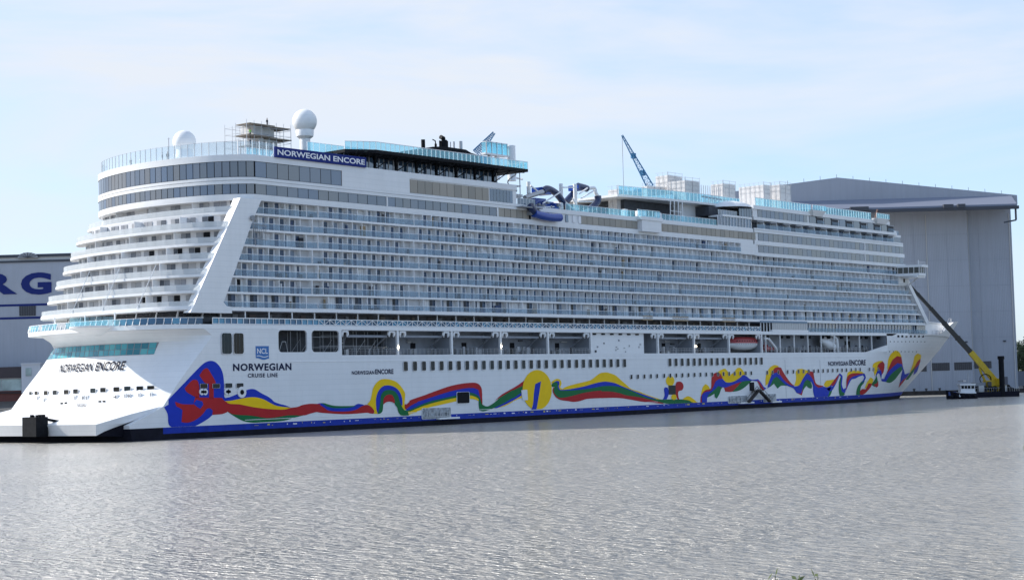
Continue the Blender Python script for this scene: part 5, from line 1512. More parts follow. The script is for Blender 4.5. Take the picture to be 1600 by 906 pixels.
# overhanging black deck on struts with its glass rail
xK0, xK1 = P(556, 240, -.6)[0], P(824, 268, -.6)[0]
zK = 50.05
mb = MB(); n = 0
mb.v = [(xK0, 2.2, zK-.25), (xK0+5, -.8, zK-.25), (xK1, -.8, zK-.25), (xK1, BW+.6, zK-.25), (xK0, BW+.6, zK-.25)]
mb.v += [(x, y, zK+.32) for x, y, _ in mb.v]
mb.f = [(4,3,2,1,0), (5,6,7,8,9)]+[(j, (j+1) % 5, 5+(j+1) % 5, 5+j) for j in range(5)]; mb.m = [0]*7
track = mb.build('overhanging_deck', BLACK, ship)
mb = MB()
for k in range(14): mb.bar((xK0+3+k*3.2, -.6, zK-.15), (xK0+3+k*3.2, 5.5, zK-.25), .25, .3)
mb.bar((xK0+4, .3, zK-.2), (xK1, .3, zK-.2), .3); mb.build('deck_beams', BLACK, track)
glass_rail([(xK0, 2.2), (xK0+5, -.75), (xK1-.1, -.75), (xK1-.1, 8)], zK+.32, 1.45, CYAN, track, 1.25, pt=.13)
# glazed wall under it, black columns and diagonal struts
mb = MB(); mb.box(xK0, XT-1, 4.2, BW-4.2, 47.0, zK-.2); mb.build('deckhouse', mat('deckhouse_dark', (0.03, 0.04, 0.055), 0.15), ship)
x = xK0+.4; k = 0
while x < XT-2:
    piece('deckhouse_pane', GLASSB, ship, x, x+1.0, 4.05, 4.15, 47.15, 49.7); piece('deckhouse_mullion', STEEL, ship, x+1.04, x+1.2, 3.95, 4.15, 47.1, 49.8); x += 1.3
mb = MB(); x = xK0+2.5
while x < XT:
    mb.bar((x, 2.6, 46.95), (x, 2.6, zK), .4, .4); mb.bar((x, 2.6, 47.4), (x+2.6, -.2, zK-.1), .18); mb.bar((x, 2.6, 48.2), (x-1.6, -.2, zK-.1), .14); x += 5.6
mb.build('deck_struts', BLACK, track)
mb = MB(); mb.bar((XT+1.5, .4, 43), (XT+1.5, .4, zK), .14); mb.box(XT-.3, XT+2.6, 1.0, 3.0, 47.0, 47.2)
mb.tube([(XT+1+.9*math.cos(a*.6), 2+.9*math.sin(a*.6), 43.2+a*.33) for a in range(20)], .12, 6); mb.box(XT-.4, XT+2.8, .8, 3.2, 44.8, 45.4); mb.build('stair_tower', STEEL, ship)
glass_rail([(XT+.3, .2), (XT+6, .2)], 43.2, 1.3, GLASSB, ship, 1.0)

# funnel: low black cap with pipes
mb = MB()
prof = [tuple(P(u, v, 14)[[0, 2]]) for u, v in ((656, 238.5), (662, 236), (676, 229.5), (694, 229), (728, 234), (736, 239), (750, 243.5))]
prof = [(prof[-1][0]+1, zK+.3)]+prof[::-1]+[(prof[0][0], zK+.3)]
n = len(prof); mb.v = [(x, 14, z) for x, z in prof]+[(x, 27.4, z) for x, z in prof]
mb.f = [tuple(range(n)), tuple(range(2*n-1, n-1, -1))]+[((j+1) % n, j, n+j, n+(j+1) % n) for j in range(n)]; mb.m = [0]*len(mb.f)
fun = mb.build('funnel_casing', BLACK, ship)
for u, v0, v1, w in ((661.5, 236, 218.5, .42), (687.5, 231, 220, .18), (693.5, 230, 221, .95), (697.5, 228, 219, .2), (704, 231, 222, .12), (709.5, 232, 221.5, .2), (720, 234, 221, .4), (681, 233, 225, .25)):
    a, b = P(u, v0+2, 18), P(u, v1, 18); pm = BLACK if u < 700 else STEEL
    mb = MB(); mb.tube([(a[0], 18, a[2]-1), (a[0], 18, b[2])], w, 12)
    if u in (693.5, 681): mb.tube([(a[0], 18, b[2]-.1), (a[0]-.1, 18, b[2]+.6), (a[0]-.9, 18, b[2]+.8)], w*.5, 8)
    mb.build('exhaust_pipe', pm, fun)
# glass look-out cabin on legs beside a spiral slide tower
a, b = P(760, 240, 12), P(792.5, 245, 12); zc0, zc1 = P(775, 240.5, 12)[2], P(775, 222.5, 12)[2]
cab = MB(); cab.box(a[0]-.3, b[0]+.4, 12, 13.3, zc0-.35, zc0); cab.box(a[0]+1.5, a[0]+2.2, 12.3, 13.0, zK, zc0-.3); cab.box(b[0]-3, b[0]-2.2, 12.3, 13.0, zK, zc0-.3)
cab.box(a[0], b[0]+.2, 12, 13.3, zc1-.15, zc1); cab = cab.build('lookout_cabin', WT, ship)
n = 4
for k in range(n):
    x0_ = a[0]+(b[0]-a[0])*k/n; piece('cabin_pane', CYAN, cab, x0_+.15, x0_+(b[0]-a[0])/n-.1, 12.0, 12.06, zc0, zc1-.15); piece('cabin_pane', CYAN, cab, x0_+.15, x0_+(b[0]-a[0])/n-.1, 13.2, 13.26, zc0, zc1-.15)
for s_ in (a[0]+.05, b[0]+.1): piece('cabin_pane', CYAN, cab, s_, s_+.06, 12, 13.3, zc0, zc1-.15)
mb = MB()
for k in range(n+1): mb.bar((a[0]+(b[0]-a[0])*k/n+.02, 11.98, zc0), (a[0]+(b[0]-a[0])*k/n+.02, 11.98, zc1), .16)
mb.build('cabin_posts', STEEL, cab)
c = P(799, 245, 12); mb = MB(); mb.tube([(c[0], 12, zK), (c[0], 12, P(799, 228, 12)[2])], .9, 16)
mb.tube([(c[0]+1.6+2.0*math.cos(t*.5), 12+2.0*math.sin(t*.5), zK+.6+t*.28) for t in range(0, 16)], .22, 6); mb.build('spiral_stair', WT, ship, smooth=50)

# water slides and rope course
def tubepx(pts, r, m, y=3.0, name='slide_tube', sub=5):
    q = [P(u, v, y if len(t) == 0 else t[0]) for u, v, *t in pts]
    q = [Vector(p) for p in q]; out = []
    for i in range(len(q)-1):
        p0, p1, p2, p3 = q[max(0, i-1)], q[i], q[i+1], q[min(len(q)-1, i+2)]
        for s in range(sub):
            t = s/sub; out.append(0.5*((2*p1)+(p2-p0)*t+(2*p0-5*p1+4*p2-p3)*t*t+(3*p1-p0-3*p2+p3)*t**3))
    out.append(q[-1]); mb = MB(); mb.tube(out, r, 12); return mb.build(name, m, slides, smooth=50)
mb = MB(); yy = 3.0
for u, v0, v1 in ((827, 330, 284.5), (878, 345, 287.5), (900, 348, 288)):
    a, b = P(u, v0, yy), P(u, v1, yy); mb = MB(); mb.tube([(a[0], yy, 42.9), (a[0], yy, b[2])], .42, 14); slides = mb.build('slide_tower', WT, ship, smooth=50)
tubepx([(848,299),(855,295),(866,300),(874,308),(880,317),(881,322)], 0.72, SLIDED)
tubepx([(884,316),(890,309),(898,301)], .7, SLIDED, 6)
tubepx([(903,291),(911,293),(917,295)], .75, SLIDED, 4)
tubepx([(917,295),(928,294),(931,302),(934,306)], .4, WT, 4)
tubepx([(934,306),(934,314),(928,322),(920,328)], .75, SLIDED, 2)
tubepx([(920,328),(905,334),(893,337),(876,336),(866,333),(856,330)], .38, STEEL, 1.5)
tubepx([(834,333),(846,337),(862,340),(875,340)], .85, SLIDE, -1.0)
tubepx([(828,322),(834,330),(842,336)], .9, SLIDED, -.8)
tubepx([(820,309),(832,305),(848,300)], .5, STEEL, 2)
for u0, v0, u1, v1, y_ in ((836,311,852,326,4), (850,316,864,327,3), (853,330,872,338,0.5), (866,318,872,326,2), (840,324,850,332,1), (846,294,860,303,3), (903,290,911,297,4), (862,326,872,333,.5)):
    a, b = P(u0, v1, y_), P(u1, v0, y_); mb = MB(); mb.box(a[0], b[0], y_-.2, y_+2.6, a[2], b[2]); mb.build('slide_platform', SLIDE, slides)
mb = MB()
for u0, v0, u1, v1 in ((832,331,880,325),(880,293,900,293),(903,315,926,315),(829,290,845,303),(848,318,876,300),(876,318,862,330),(884,316,900,330),(905,303,918,294),(862,326,874,334),(874,326,862,334),(832,324,874,323),(830,340,872,345),(828,336,842,345),(895,310,905,330),(908,310,930,297),(836,342,850,325),(850,340,862,322)):
    mb.bar(P(u0, v0, 2.0), P(u1, v1, 2.0), .24)
for k in range(14): u = 832+k*3.4; mb.bar(P(u, 323, 2.2), P(u, 331, 2.2), .09)
mb.build('slide_trusses', WT, slides)
for k in range(16):
    u = 826+R_.random()*48; v = 318+R_.random()*22; q = P(u, v, 1.0+R_.random()*2); piece('slide_gear', POST, slides, q[0], q[0]+.3+R_.random()*1.0, q[1], q[1]+.6, q[2], q[2]+.25+R_.random()*.5)
mb = MB(); q = P(810, 325, -.5); mb.box(q[0], q[0]+6.5, -1.6, 1, q[2]+.1, q[2]+.35); mb.box(q[0]+3.4, q[0]+6, -.9, .5, q[2]-1.2, q[2]+.1); mb.build('slide_base', POST, slides)
for u in (884, 895, 904): piece('pool_window', GLASSB if u < 890 else LETW, ship, P(u, 345)[0], P(u+4, 345)[0], -.02, .1, 40.5, 42.0)

# cyan glass rails of the pool deck
glass_rail([(P(884, 330, .3)[0], .3), (P(992, 345, .3)[0], .3)], 43.05, 1.35, CYAN, ship, 1.5, pt=.1)
glass_rail([(P(996, 345, -1)[0], -1.1), (P(1031, 350, -1)[0], -1.1)], 43.1, 1.5, CYAN, ship, 1.4, pt=.1)
glass_rail([(P(1034, 350, .3)[0], .3), (P(1120, 360, .3)[0], .3)], 43.05, 1.35, CYAN, ship, 1.5, pt=.1)
# glazed front of the deckhouse at the break
x0_, x1_ = P(1121, 350, .3)[0], P(1174, 355, .3)[0]
pane_run(x0_, x1_, 43.15, 45.35, GLASSB, 1.35, wb1, 'deckhouse_pane', y=.25)
mb = MB(); mb.box(x0_, x1_, .12, .22, 43.05, 43.2); mb.box(x0_+2, x1_, .0, 4, 45.35, 45.8); nn = int((x1_-x0_)/1.35)
for k in range(nn+1): mb.bar((x0_+k*1.35, .2, 43.1), (x0_+k*1.35, .2, 45.4), .12)
mb.build('deckhouse_frame', WT, ship)
x2_ = P(1155, 330, .3)[0]
pane_run(x2_, x1_+.5, 45.9, 48.0, GLASSB, 1.2, wb1, 'deckhouse_pane', y=.4)
mb = MB(); mb.lathe((x2_+1, 4.5, 48.0), [(6.2, 0), (5.6, .7), (4.2, 1.3), (2.2, 1.7), (.01, 1.8)], 28); mb.build('dome_roof', W, ship, smooth=60)
mb = MB(); mb.box(x0_+1, x1_, 3.2, 8, 45.8, 48); mb.build('deckhouse', DARKIN, ship)
glass_rail([(x0_+1, .6), (x2_-.5, .6)], 45.8, 1.1, GLASSB, ship, 1.2)
# raised sun deck: slab, white drum wall, dark opening, stair frame, rails
y5 = 5.0
q = [P(982, 325, y5), P(1044, 318.5, y5), P(1078, 316, y5), P(1160, 321, y5)]
zS = q[2][2]
mb = MB(); mb.prism([(q[0][0]-2, y5+1.5), (q[1][0], y5-.5), (q[2][0], y5-1.2), (x1_+2, y5-1.2), (x1_+2, BW-y5), (q[0][0]-2, BW-y5)], zS-.35, zS+.15); sund = mb.build('sun_deck', W, ship)
mb = MB(); mb.box(P(1062, 330, 7)[0], x1_, 7, 30, 43, zS-.3); mb.build('drum_wall', W, ship)
mb = MB(); mb.box(q[0][0]+4, P(1062, 330, 9)[0], 9, 30, 43, zS-.4); mb.build('bar_interior', DARKIN, ship)
glass_rail([(q[0][0]-2, y5+1.2), (q[1][0], y5-.5), (q[2][0], y5-1.1), (P(1150, 318, y5)[0], y5-1.1)], zS+.15, 1.9, CYAN, sund, 1.6, pt=.12)
mb = MB(); xx = P(1048, 330, 4)[0]
for k in range(4): mb.bar((xx+k*1.6, 4.2, 43), (xx+k*1.6+.3, 4.2, zS-.3), .2)
for z in (44, 45, 46): mb.bar((xx, 4.2, z), (xx+5, 4.2, z), .12)
mb.build('stair_frame', WT, ship)
mb = MB(); a = P(1006, 310, 9); b = P(1046, 305, 9); n = 0
mb.v = [(a[0]-4, 9, zS+.2), (b[0]+2, 9, zS+.2), (b[0]+2, 9, b[2]+.3), (a[0]+1, 9, a[2]+.6)]; mb.v += [(x, 22, z) for x, _, z in mb.v]
mb.f = [(0,1,2,3),(7,6,5,4),(0,4,5,1),(3,2,6,7),(0,3,7,4),(1,5,6,2)]; mb.m = [0]*6; mb.build('deck_housing', W, sund)
for u in (976, 998, 1005, 1028, 1065): piece('deck_box', WT, ship, P(u, 330, 2)[0], P(u+5, 330, 2)[0], 2, 3, 43.1, 44.9)

# ---------------- forward block
FX = 182.6
def fblock(name, m, x0, x1, z0, z1, y=0.0, bulge=6.0, parent=None):
    mb = MB(); front = [(x1+bulge*(1-(k/8.)**2), HB-(HB-y)*(k/8.)) for k in range(7, -8, -1)]
    mb.prism([(x0, y), (x1, y)]+front+[(x1, BW-y), (x0, BW-y)], z0, z1); return mb.build(name, m, parent or ship)
fw = fblock('forward_wall', W, FX, 261.4, 36.8, 43.0, .3)
fblock('white_band', W, FX, 262, 36.6, 37.42); fblock('white_band', W, FX, 261.6, 39.3, 40.3); fblock('white_band', W, FX, 261, 42.3, 42.85); fblock('white_band', W, FX, 261, 42.95, 43.35)
mb = MB(); mb.box(P(1352, 400)[0]-.15, P(1352, 400)[0]+.15, -.02, .3, 37.4, 42.3); mb.build('window_mullion', W, ship)
for z0, z1 in ((37.5, 39.22), (40.38, 42.22)):
    pane_run(P(1186.5, 390)[0], P(1351, 400)[0], z0, z1, GLASSG, 2.3, fw, y=.18); pane_run(P(1353, 400)[0], 261.2, z0, z1, GLASSG, 2.2, fw, y=.18)
fblock('forward_wall', W, FX, 256, 43.3, 45.4, 1.8); fblock('white_band', W, FX, 257.5, 45.3, 46.05)
fw2 = fblock('forward_wall', W, FX, 252, 46.0, 48.0, .3); fblock('white_band', W, FX, 253.5, 47.95, 48.9)
pane_run(P(1185, 335)[0], P(1263, 350)[0], 46.1, 47.9, GLASSG, 2.0, fw2, y=.18)
x = P(1266, 350)[0]; j = 0
while x < 249:
    piece('window_pane', GLASSG, fw2, x, x+3.2, .15, .27, 46.1, 47.9)
    piece('balcony_opening', DARKIN, fw2, x+3.4, x+7.2, .2, .28, 46.1, 47.9)
    piece('awning', POST, fw2, x+3.4, x+7.2, -.1, .2, 47.6, 47.9)
    piece('glass_panel', BALG, fw2, x+3.6, x+7.2, -.05, 0, 46.1, 47.0)
    x += 7.8; j += 1
x = FX+2; j = 0
while x < 254:
    piece('balcony_opening', DARKIN if j % 3 == 0 else DOORB, fw2, x, x+2.0, 1.68, 1.78, 43.4, 45.2)
    if j % 2 == 0:
        piece('awning', POST, fw2, x-.4, x+2.6, .0, 1.7, 44.9, 45.2); piece('balcony_divider', WT, fw2, x+2.7, x+2.85, .2, 1.8, 43.4, 45.3)
    piece('glass_panel', BALG, fw2, x-.4, x+2.7, .05, .1, 43.4, 44.35)
    x += 3.1; j += 1
zz = 48.9
glass_rail([(P(1181, 320)[0], .2), (P(1268, 330)[0], .2)], zz, 1.9, CYAN, ship, 1.35, pt=.14)
glass_rail([(P(1287, 330)[0], .2), (P(1362, 340)[0], .2)], zz, 1.8, CYAN, ship, 1.35, pt=.14)
for u0, u1 in ((1264, 1285), (1364, 1384)):
    a, b = P(u0, 335)[0], P(u1, 335)[0]
    mb = MB(); mb.v = [(a, .5, 49.3), (a, -1.2, 49.3), (b, -1.2, 49.3), (b, .5, 49.3), (a+1.5, .5, 47.9), (a+1.5, -.4, 47.9), (b-1, -.4, 47.9), (b-1, .5, 47.9)]
    mb.f = [(0,3,2,1),(4,5,6,7),(0,1,5,4),(1,2,6,5),(2,3,7,6),(3,0,4,7)]; mb.m = [0]*6; mb.build('side_bay', W, ship)
    glass_rail([(a, -1.1), (b, -1.1)], 49.3, 1.3, CYAN, ship, 1.3, pt=.1)
a = P(1368, 320, 2); mb = MB(); mb.bar((a[0]-1, 2, 48.9), (a[0]+1, 2, 52.2), .35); mb.build('deck_crane', mat('red_brown_steel', (0.10, 0.05, 0.04), .7), ship)
# stepped front of the block
for x0, x1, z0, z1, m_ in ((253, 258, 46.0, 46.6, W), (250, 255.5, 46.6, 47.9, BALG), (256, 260.5, 43.3, 44.9, GLASSG), (256, 260.8, 44.9, 45.5, W)):
    fblock('front_step', m_, x0, x1, z0, z1, .5)
glass_rail([(254, .6), (259.8, .6)], 45.5, 1.1, BALG, ship, 1.2)
# bridge with its wing
bw = MB(); y0 = -5.2
zb0, zb1 = 34.6, 36.5
loop0 = [(256.5, 1), (257, 0), (259.5, y0), (263.5, y0), (266, 0), (270, 8), (272, HB), (270, BW-8), (266, BW), (263.5, BW-y0), (259.5, BW-y0), (257, BW), (256.5, BW-1)]
def sc_(lp, k): return [(x, y) for x, y in lp]
bw.prism(loop0, 33.95, 34.7); bw.prism([(x+(.6 if x > 258 else -.2), y-(.5 if y < 0 else 0)+(.5 if y > BW else 0)) for x, y in loop0], 36.35, 37.0)
brg = bw.build('bridge', W, ship)
mb = MB(); mb.prism([(x-.25 if x > 260 else x+.2, y+(.25 if y < 0 else 0)-(.25 if y > BW else 0)) for x, y in loop0], 34.7, 36.36, caps=False); mb.build('bridge_glazing', mat('bridge_glass', (0.02, 0.025, 0.03), 0.08), brg)
mb = MB()
for (xa_, ya_), (xb_, yb_) in zip(loop0[1:6], loop0[2:7]):
    n = max(2, int(math.hypot(xb_-xa_, yb_-ya_)/1.2))
    for k in range(n): x, y = xa_+(xb_-xa_)*k/n, ya_+(yb_-ya_)*k/n; mb.bar((x, y, 34.6), (x+.15, y, 36.4), .12)
mb.build('bridge_mullions', WT, brg)
mb = MB(); mb.bar((262, y0+1, 34), (262.5, .1, 31.4), .3); mb.build('wing_strut', WT, brg)
mb = MB(); mb.box(259, 264, y0+.4, -.1, 33.5, 33.95); mb.build('wing_bracket', WT, brg)
mb = MB(); mb.bar((261, y0+.8, 37), (261, y0+.8, 38.4), .14)
for k in range(8): mb.bar((258.5+k*.7, y0, 37), (258.5+k*.7, y0, 37.9), .05)
mb.bar((258.5, y0, 37.9), (263.5, y0, 37.9), .05)
mb.build('wing_rail', WT, brg)
piece('window', BLACK, ship, 260.3, 261.1, -.06, .1, 32.4, 33.4); mb = MB(); mb.box(257.5, 263.5, .0, 2, 31.9, 34.0); mb.build('wall_infill', W, ship)
# slanted front edge of the superstructure
for s in (0, 1):
    mb = MB(); prof = [(261.6, 33.2), (263.4, 33.2), (275.6, 21.1), (273.4, 21.1)]
    y0_, y1_ = (-.08, 1.2) if s == 0 else (BW-1.2, BW+.08)
    n = 4; mb.v = [(x, y0_, z) for x, z in prof]+[(x, y1_, z) for x, z in prof]
    mb.f = [tuple(range(n))[::-1], tuple(range(n, 2*n))]+[(j, (j+1) % n, n+(j+1) % n, n+j) for j in range(n)]; mb.m = [0]*6
    mb.build('front_fin', W, ship)
# small dark ports on the bow and mooring rails
mb = MB()
for u in (1403.5, 1409.7, 1416.2, 1423, 1429.2, 1435.6, 1442): 
    q = PH(u, 525.3); y = hull_y(q[0], q[2]); mb.box(q[0]-.55, q[0]+.55, y-.06, y+.3, q[2]-.28, q[2]+.28)
for u in range(1391, 1448, 6): q = PH(u, 533.6); y = hull_y(q[0], q[2]); mb.box(q[0]-.15, q[0]+.15, y-.05, y+.2, q[2]-.16, q[2]+.16)
for u in range(1378, 1438, 6): q = PH(u, 549); y = hull_y(q[0], q[2]); mb.box(q[0]-.15, q[0]+.15, y-.05, y+.2, q[2]-.16, q[2]+.16)
mb.build('bow_ports', BLACK, hull)
mb = MB()
for k in range(12):
    x = 280+k*3.6; y = HB-hb(x, 20)+.4; z = top_z(x); mb.bar((x, y, z), (x, y, z+1.0), .08)
    x2 = x+3.6; y2 = HB-hb(x2, 20)+.4
    if k < 11: mb.bar((x, y, z+1.0), (x2, y2, top_z(x2)+1.0), .07)
mb.bar((300, HB, 18), (300, HB, 27), .5); mb.build('bow_rail', STEEL, ship)

# ================================================================== other things on and around the ship
def box_loop_bar_frame(mb, x0, x1, y0, y1, z0, z1, w):
    for x in (x0, x1):
        for y in (y0, y1): mb.bar((x, y, z0), (x, y, z1), w)

# lifeboat hanging in its bay
def lifeboat(u0, u1, vt, vb, label):
    a, b = P(u0, vb, 1.5), P(u1, vb, 1.5); zt = P(u0, vt, 1.5)[2]; z0 = a[2]; L = b[0]-a[0]; cx = (a[0]+b[0])/2; cy = 2.1
    t = thing('lifeboat', (cx, cy, z0), label, 'lifeboat')
    zm = z0+(zt-z0)*.52; n = 18
    def sec(k, lo, hi, wl_, wh):
        s = -1+2*k/n; w = (1-abs(s)**3.2)**.5*.97+.03
        return cx+s*L/2, w
    mb = MB(); rows = []
    for k in range(n+1):
        s = -1+2*k/n; w = (max(0, 1-abs(s)**4))**.5*1.45+.04; keel = z0+(abs(s)**3)*(zm-z0)*.55
        x = cx+s*L/2*(1 if True else 1)
        rows.append([(x, cy+w, zm), (x, cy+w*.85, zm-(zm-keel)*.5), (x, cy+w*.3, keel+.05), (x, cy-w*.3, keel+.05), (x, cy-w*.85, zm-(zm-keel)*.5), (x, cy-w, zm)])
    for r_ in rows: mb.v += r_
    for i in range(n):
        for j in range(5): p_ = i*6+j; mb.f.append((p_, p_+6, p_+7, p_+1)); mb.m.append(0)
    mb.build('boat_hull', W, t, smooth=50)
    mb = MB(); rows = []
    for k in range(n+1):
        s = -1+2*k/n; w = (max(0, 1-abs(s)**6))**.5*1.4+.03; top = zm+(zt-zm)*(1-.45*abs(s)**5)*(.98+.02*math.sin(k*2.1)); x = cx+s*L/2*.97
        rows.append([(x, cy-w, zm), (x, cy-w*.95, zm+(top-zm)*.6), (x, cy-w*.55, top), (x, cy+w*.55, top), (x, cy+w*.95, zm+(top-zm)*.6), (x, cy+w, zm)])
    for r_ in rows: mb.v += r_
    for i in range(n):
        for j in range(5): p_ = i*6+j; mb.f.append((p_, p_+6, p_+7, p_+1)); mb.m.append(0)
    can = mb.build('canopy', ORANGE, t, smooth=50)
    for k in range(9):
        x = cx-L*.36+L*.72*k/8; piece('boat_window', BLACK, can, x-.2, x+.2, cy-1.42, cy-1.36, zm+.42, zm+.68)
    mb = MB()
    for k in range(14): x = cx-L*.42+L*.84*k/13; mb.bar((x, cy-1.46, zm-.05), (x, cy-1.5, zm-.4), .05)
    mb.build('grab_lines', POST, t)
lifeboat(1142, 1185, 526, 547, 'red and white enclosed lifeboat hanging in its bay below the promenade')
# fast rescue boat, red, beside the first davit arm
q = P(1199, 541, 2.0); t = thing('rescue_boat', (q[0], 2, 13.4), 'small dark red rescue boat on deck just forward of the lifeboat', 'boat')
mb = MB(); mb.tube([(q[0]-3, 1.4, 14.2), (q[0]+1.5, 1.4, 14.2), (q[0]+3.2, 2.2, 14.6)], [.5, .5, .25], 10); mb.tube([(q[0]-3, 3, 14.2), (q[0]+1.5, 3, 14.2), (q[0]+3.2, 2.2, 14.6)], [.5, .5, .25], 10); mb.build('tube', ORANGE, t, smooth=50)
mb = MB(); mb.box(q[0]-2.8, q[0]+1.5, 1.5, 2.9, 13.6, 14.1); mb.box(q[0]-1.2, q[0]+.2, 1.9, 2.5, 14.1, 15.2); mb.bar((q[0]-2, 1.6, 14.2), (q[0]-2, 1.6, 15.9), .1); mb.bar((q[0]-2, 2.8, 14.2), (q[0]-2, 2.8, 15.9), .1); mb.build('console', ORANGE, t)
# white wrapped tender
a, b = P(1283, 536, 2), P(1307, 545, 2); t = thing('tender_boat', ((a[0]+b[0])/2, 2, 13.4), 'white wrapped tender boat slung under a davit near the forward end of the boat deck', 'boat')
mb = MB(); mb.tube([(a[0], 2, a[2]+.6), (a[0]+2.5, 2, a[2]-.1), (b[0]-2, 2, b[2]+.5), (b[0], 2, b[2]+.6)], [.4, 1.2, 1.1, .5], 12); mb.build('boat_hull', W, t, smooth=60)
mb = MB(); mb.tube([(a[0], 2, a[2]+1.1), (a[0]+3, 2, a[2]+1.2), (b[0]-.5, 2, b[2]+1.9)], [.3, .9, .5], 10); mb.build('cover', TARP, t, smooth=60)

# people
def person(x, y, z, label, top=CLOTHD, h=1.75, rz=0.0, group='people on the aft roof', lean=0.0, arm=0.0):
    """one continuous skinned figure, clothing and hair as children"""
    t = thing('person', (x, y, z), label, 'person', group)
    V = [(0,0,.92),(0,0,1.15),(0,0,1.38),(0,0,1.50),(0,0,1.60),(0,.01,1.70),(.10,0,.90),(.11,.02,.5),(.11,-.02,.06),(.12,.10,.03),(-.10,0,.90),(-.11,-.03,.5),(-.11,-.05,.06),(-.12,.08,.03),(.19,0,1.40),(.25,.02+arm*.2,1.14+arm*.1),(.24,.12+arm*.3,.92+arm*.45),(-.19,0,1.40),(-.25,.02,1.14),(-.24,.10,.92)]
    E_ = [(0,1),(1,2),(2,3),(3,4),(4,5),(0,6),(6,7),(7,8),(8,9),(0,10),(10,11),(11,12),(12,13),(2,14),(14,15),(15,16),(2,17),(17,18),(18,19)]
    rad = [.15,.145,.16,.065,.085,.10,.095,.07,.05,.045,.095,.07,.05,.045,.065,.05,.035,.065,.05,.035]
    s = h/1.78; ca, sa = math.cos(rz), math.sin(rz)
    me = bpy.data.meshes.new('body'); me.from_pydata([((vx*ca-vy*sa)*s, (vx*sa+vy*ca)*s+lean*vz*.2, vz*s) for vx, vy, vz in V], E_, [])
    o = bpy.data.objects.new('tmp', me); COL.objects.link(o)
    o.modifiers.new('skin', 'SKIN'); 
    for i, r_ in enumerate(rad): me.skin_vertices[0].data[i].radius = (r_*s, r_*s)
    me.skin_vertices[0].data[0].use_root = True
    ss = o.modifiers.new('sub', 'SUBSURF'); ss.levels = 1; ss.render_levels = 1
    m2 = bpy.data.meshes.new_from_object(o.evaluated_get(bpy.context.evaluated_depsgraph_get()))
    bpy.data.objects.remove(o)
    m2.materials.clear(); m2.materials.append(top); m2.materials.append(SKIN); m2.materials.append(CLOTHD)
    for p_ in m2.polygons:
        zc = p_.center.z/s
        p_.material_index = 1 if zc > 1.5 else (2 if zc < .95 else 0)
    b = link('body', m2, t, (x, y, z))
    hr = MB(); hr.lathe((x, y+lean*1.7*.2, z+1.70*s), [(.105*s, 0), (.11*s, .05*s), (.07*s, .11*s), (.01, .125*s)], 10); hr.build('hair', BLACK, t, smooth=60)
    return t
ROOFZ = 47.05
def roof_person(u, v, y, label, **k):
    q = P(u, v, y); person(q[0], y, ROOFZ, label, **k)
roof_person(204.5, 252, 26.5, 'person in dark clothes with raised arm by the aft roof rail, leftmost', arm=1.0)
roof_person(253.5, 247, 17.5, 'person in dark jacket standing nearer the white radome, left of a pair', rz=.8)
roof_person(262, 246, 16.2, 'person in dark blue clothes, right of the pair beside the radome', rz=-.5)

# scaffold tower round a wrapped mast on the aft roof
x0_, x1_ = P(386, 238, 17)[0], P(455, 238, 17)[0]; zt = P(388, 190, 17)[2]; zb = ROOFZ
t = thing('scaffold_tower', ((x0_+x1_)/2, 20, zb), 'steel tube scaffold with plank decks around a wrapped mast on the aft roof', 'scaffold')
mb = MB(); cols = [x0_+(x1_-x0_)*k/6 for k in range(7)]
for x in cols:
    for y in (17, 20, 23): mb.bar((x, y, zb), (x, y, zt+(.4 if y == 17 else 0)), .07)
for z in [zb+1.2*k for k in range(1, 9)]:
    if z > zt: break
    for y in (17, 20, 23): mb.bar((x0_, y, z), (x1_, y, z), .05)
    for x in cols: mb.bar((x, 17, z), (x, 23, z), .05)
for k in range(5): mb.bar((cols[k], 17, zb+2), (cols[k+1], 17, zb+4.5), .05)
mb.build('scaffold_tubes', STEEL, t)
for (fa, fb, v) in ((.05, .62, 198), (.45, .98, 199.5), (.02, .6, 215.5), (.5, 1.0, 217), (.1, .9, 231)):
    z = P(420, v, 18)[2]; mb = MB(); mb.box(x0_+(x1_-x0_)*fa, x0_+(x1_-x0_)*fb, 16.8, 20.5, z-.12, z+.05); mb.build('plank_deck', WOOD, t)
for u0, u1, va, vb in ((396, 428, 213, 197), (405, 433, 229, 215)):
    a, b = P(u0, va, 18.5), P(u1, vb, 18.5); mb = MB(); mb.box(a[0], b[0], 18.5, 22, a[2], b[2]); mb.build('wrapped_panel', TARP, t)
mb = MB(); mb.tube([(x0_+5, 20.5, zb), (x0_+5, 20.5, zt-1)], .9, 14); mb.build('mast', WT, t)
q = P(391.5, 208, 17.5); person(q[0], 17.6, P(390, 215, 17.5)[2], 'worker in a green vest on the scaffold, at its left edge', top=CLOTHG, group='workers on the scaffold')
q = P(421.5, 193, 17.5); person(q[0], 18.2, P(420, 197.5, 17.5)[2], 'worker in dark clothes on the top deck of the scaffold', group='workers on the scaffold', h=1.6)
q = P(391, 228, 17.5); person(q[0], 17.4, P(390, 231, 17.5)[2], 'worker in dark clothes low on the left of the scaffold', group='workers on the scaffold')

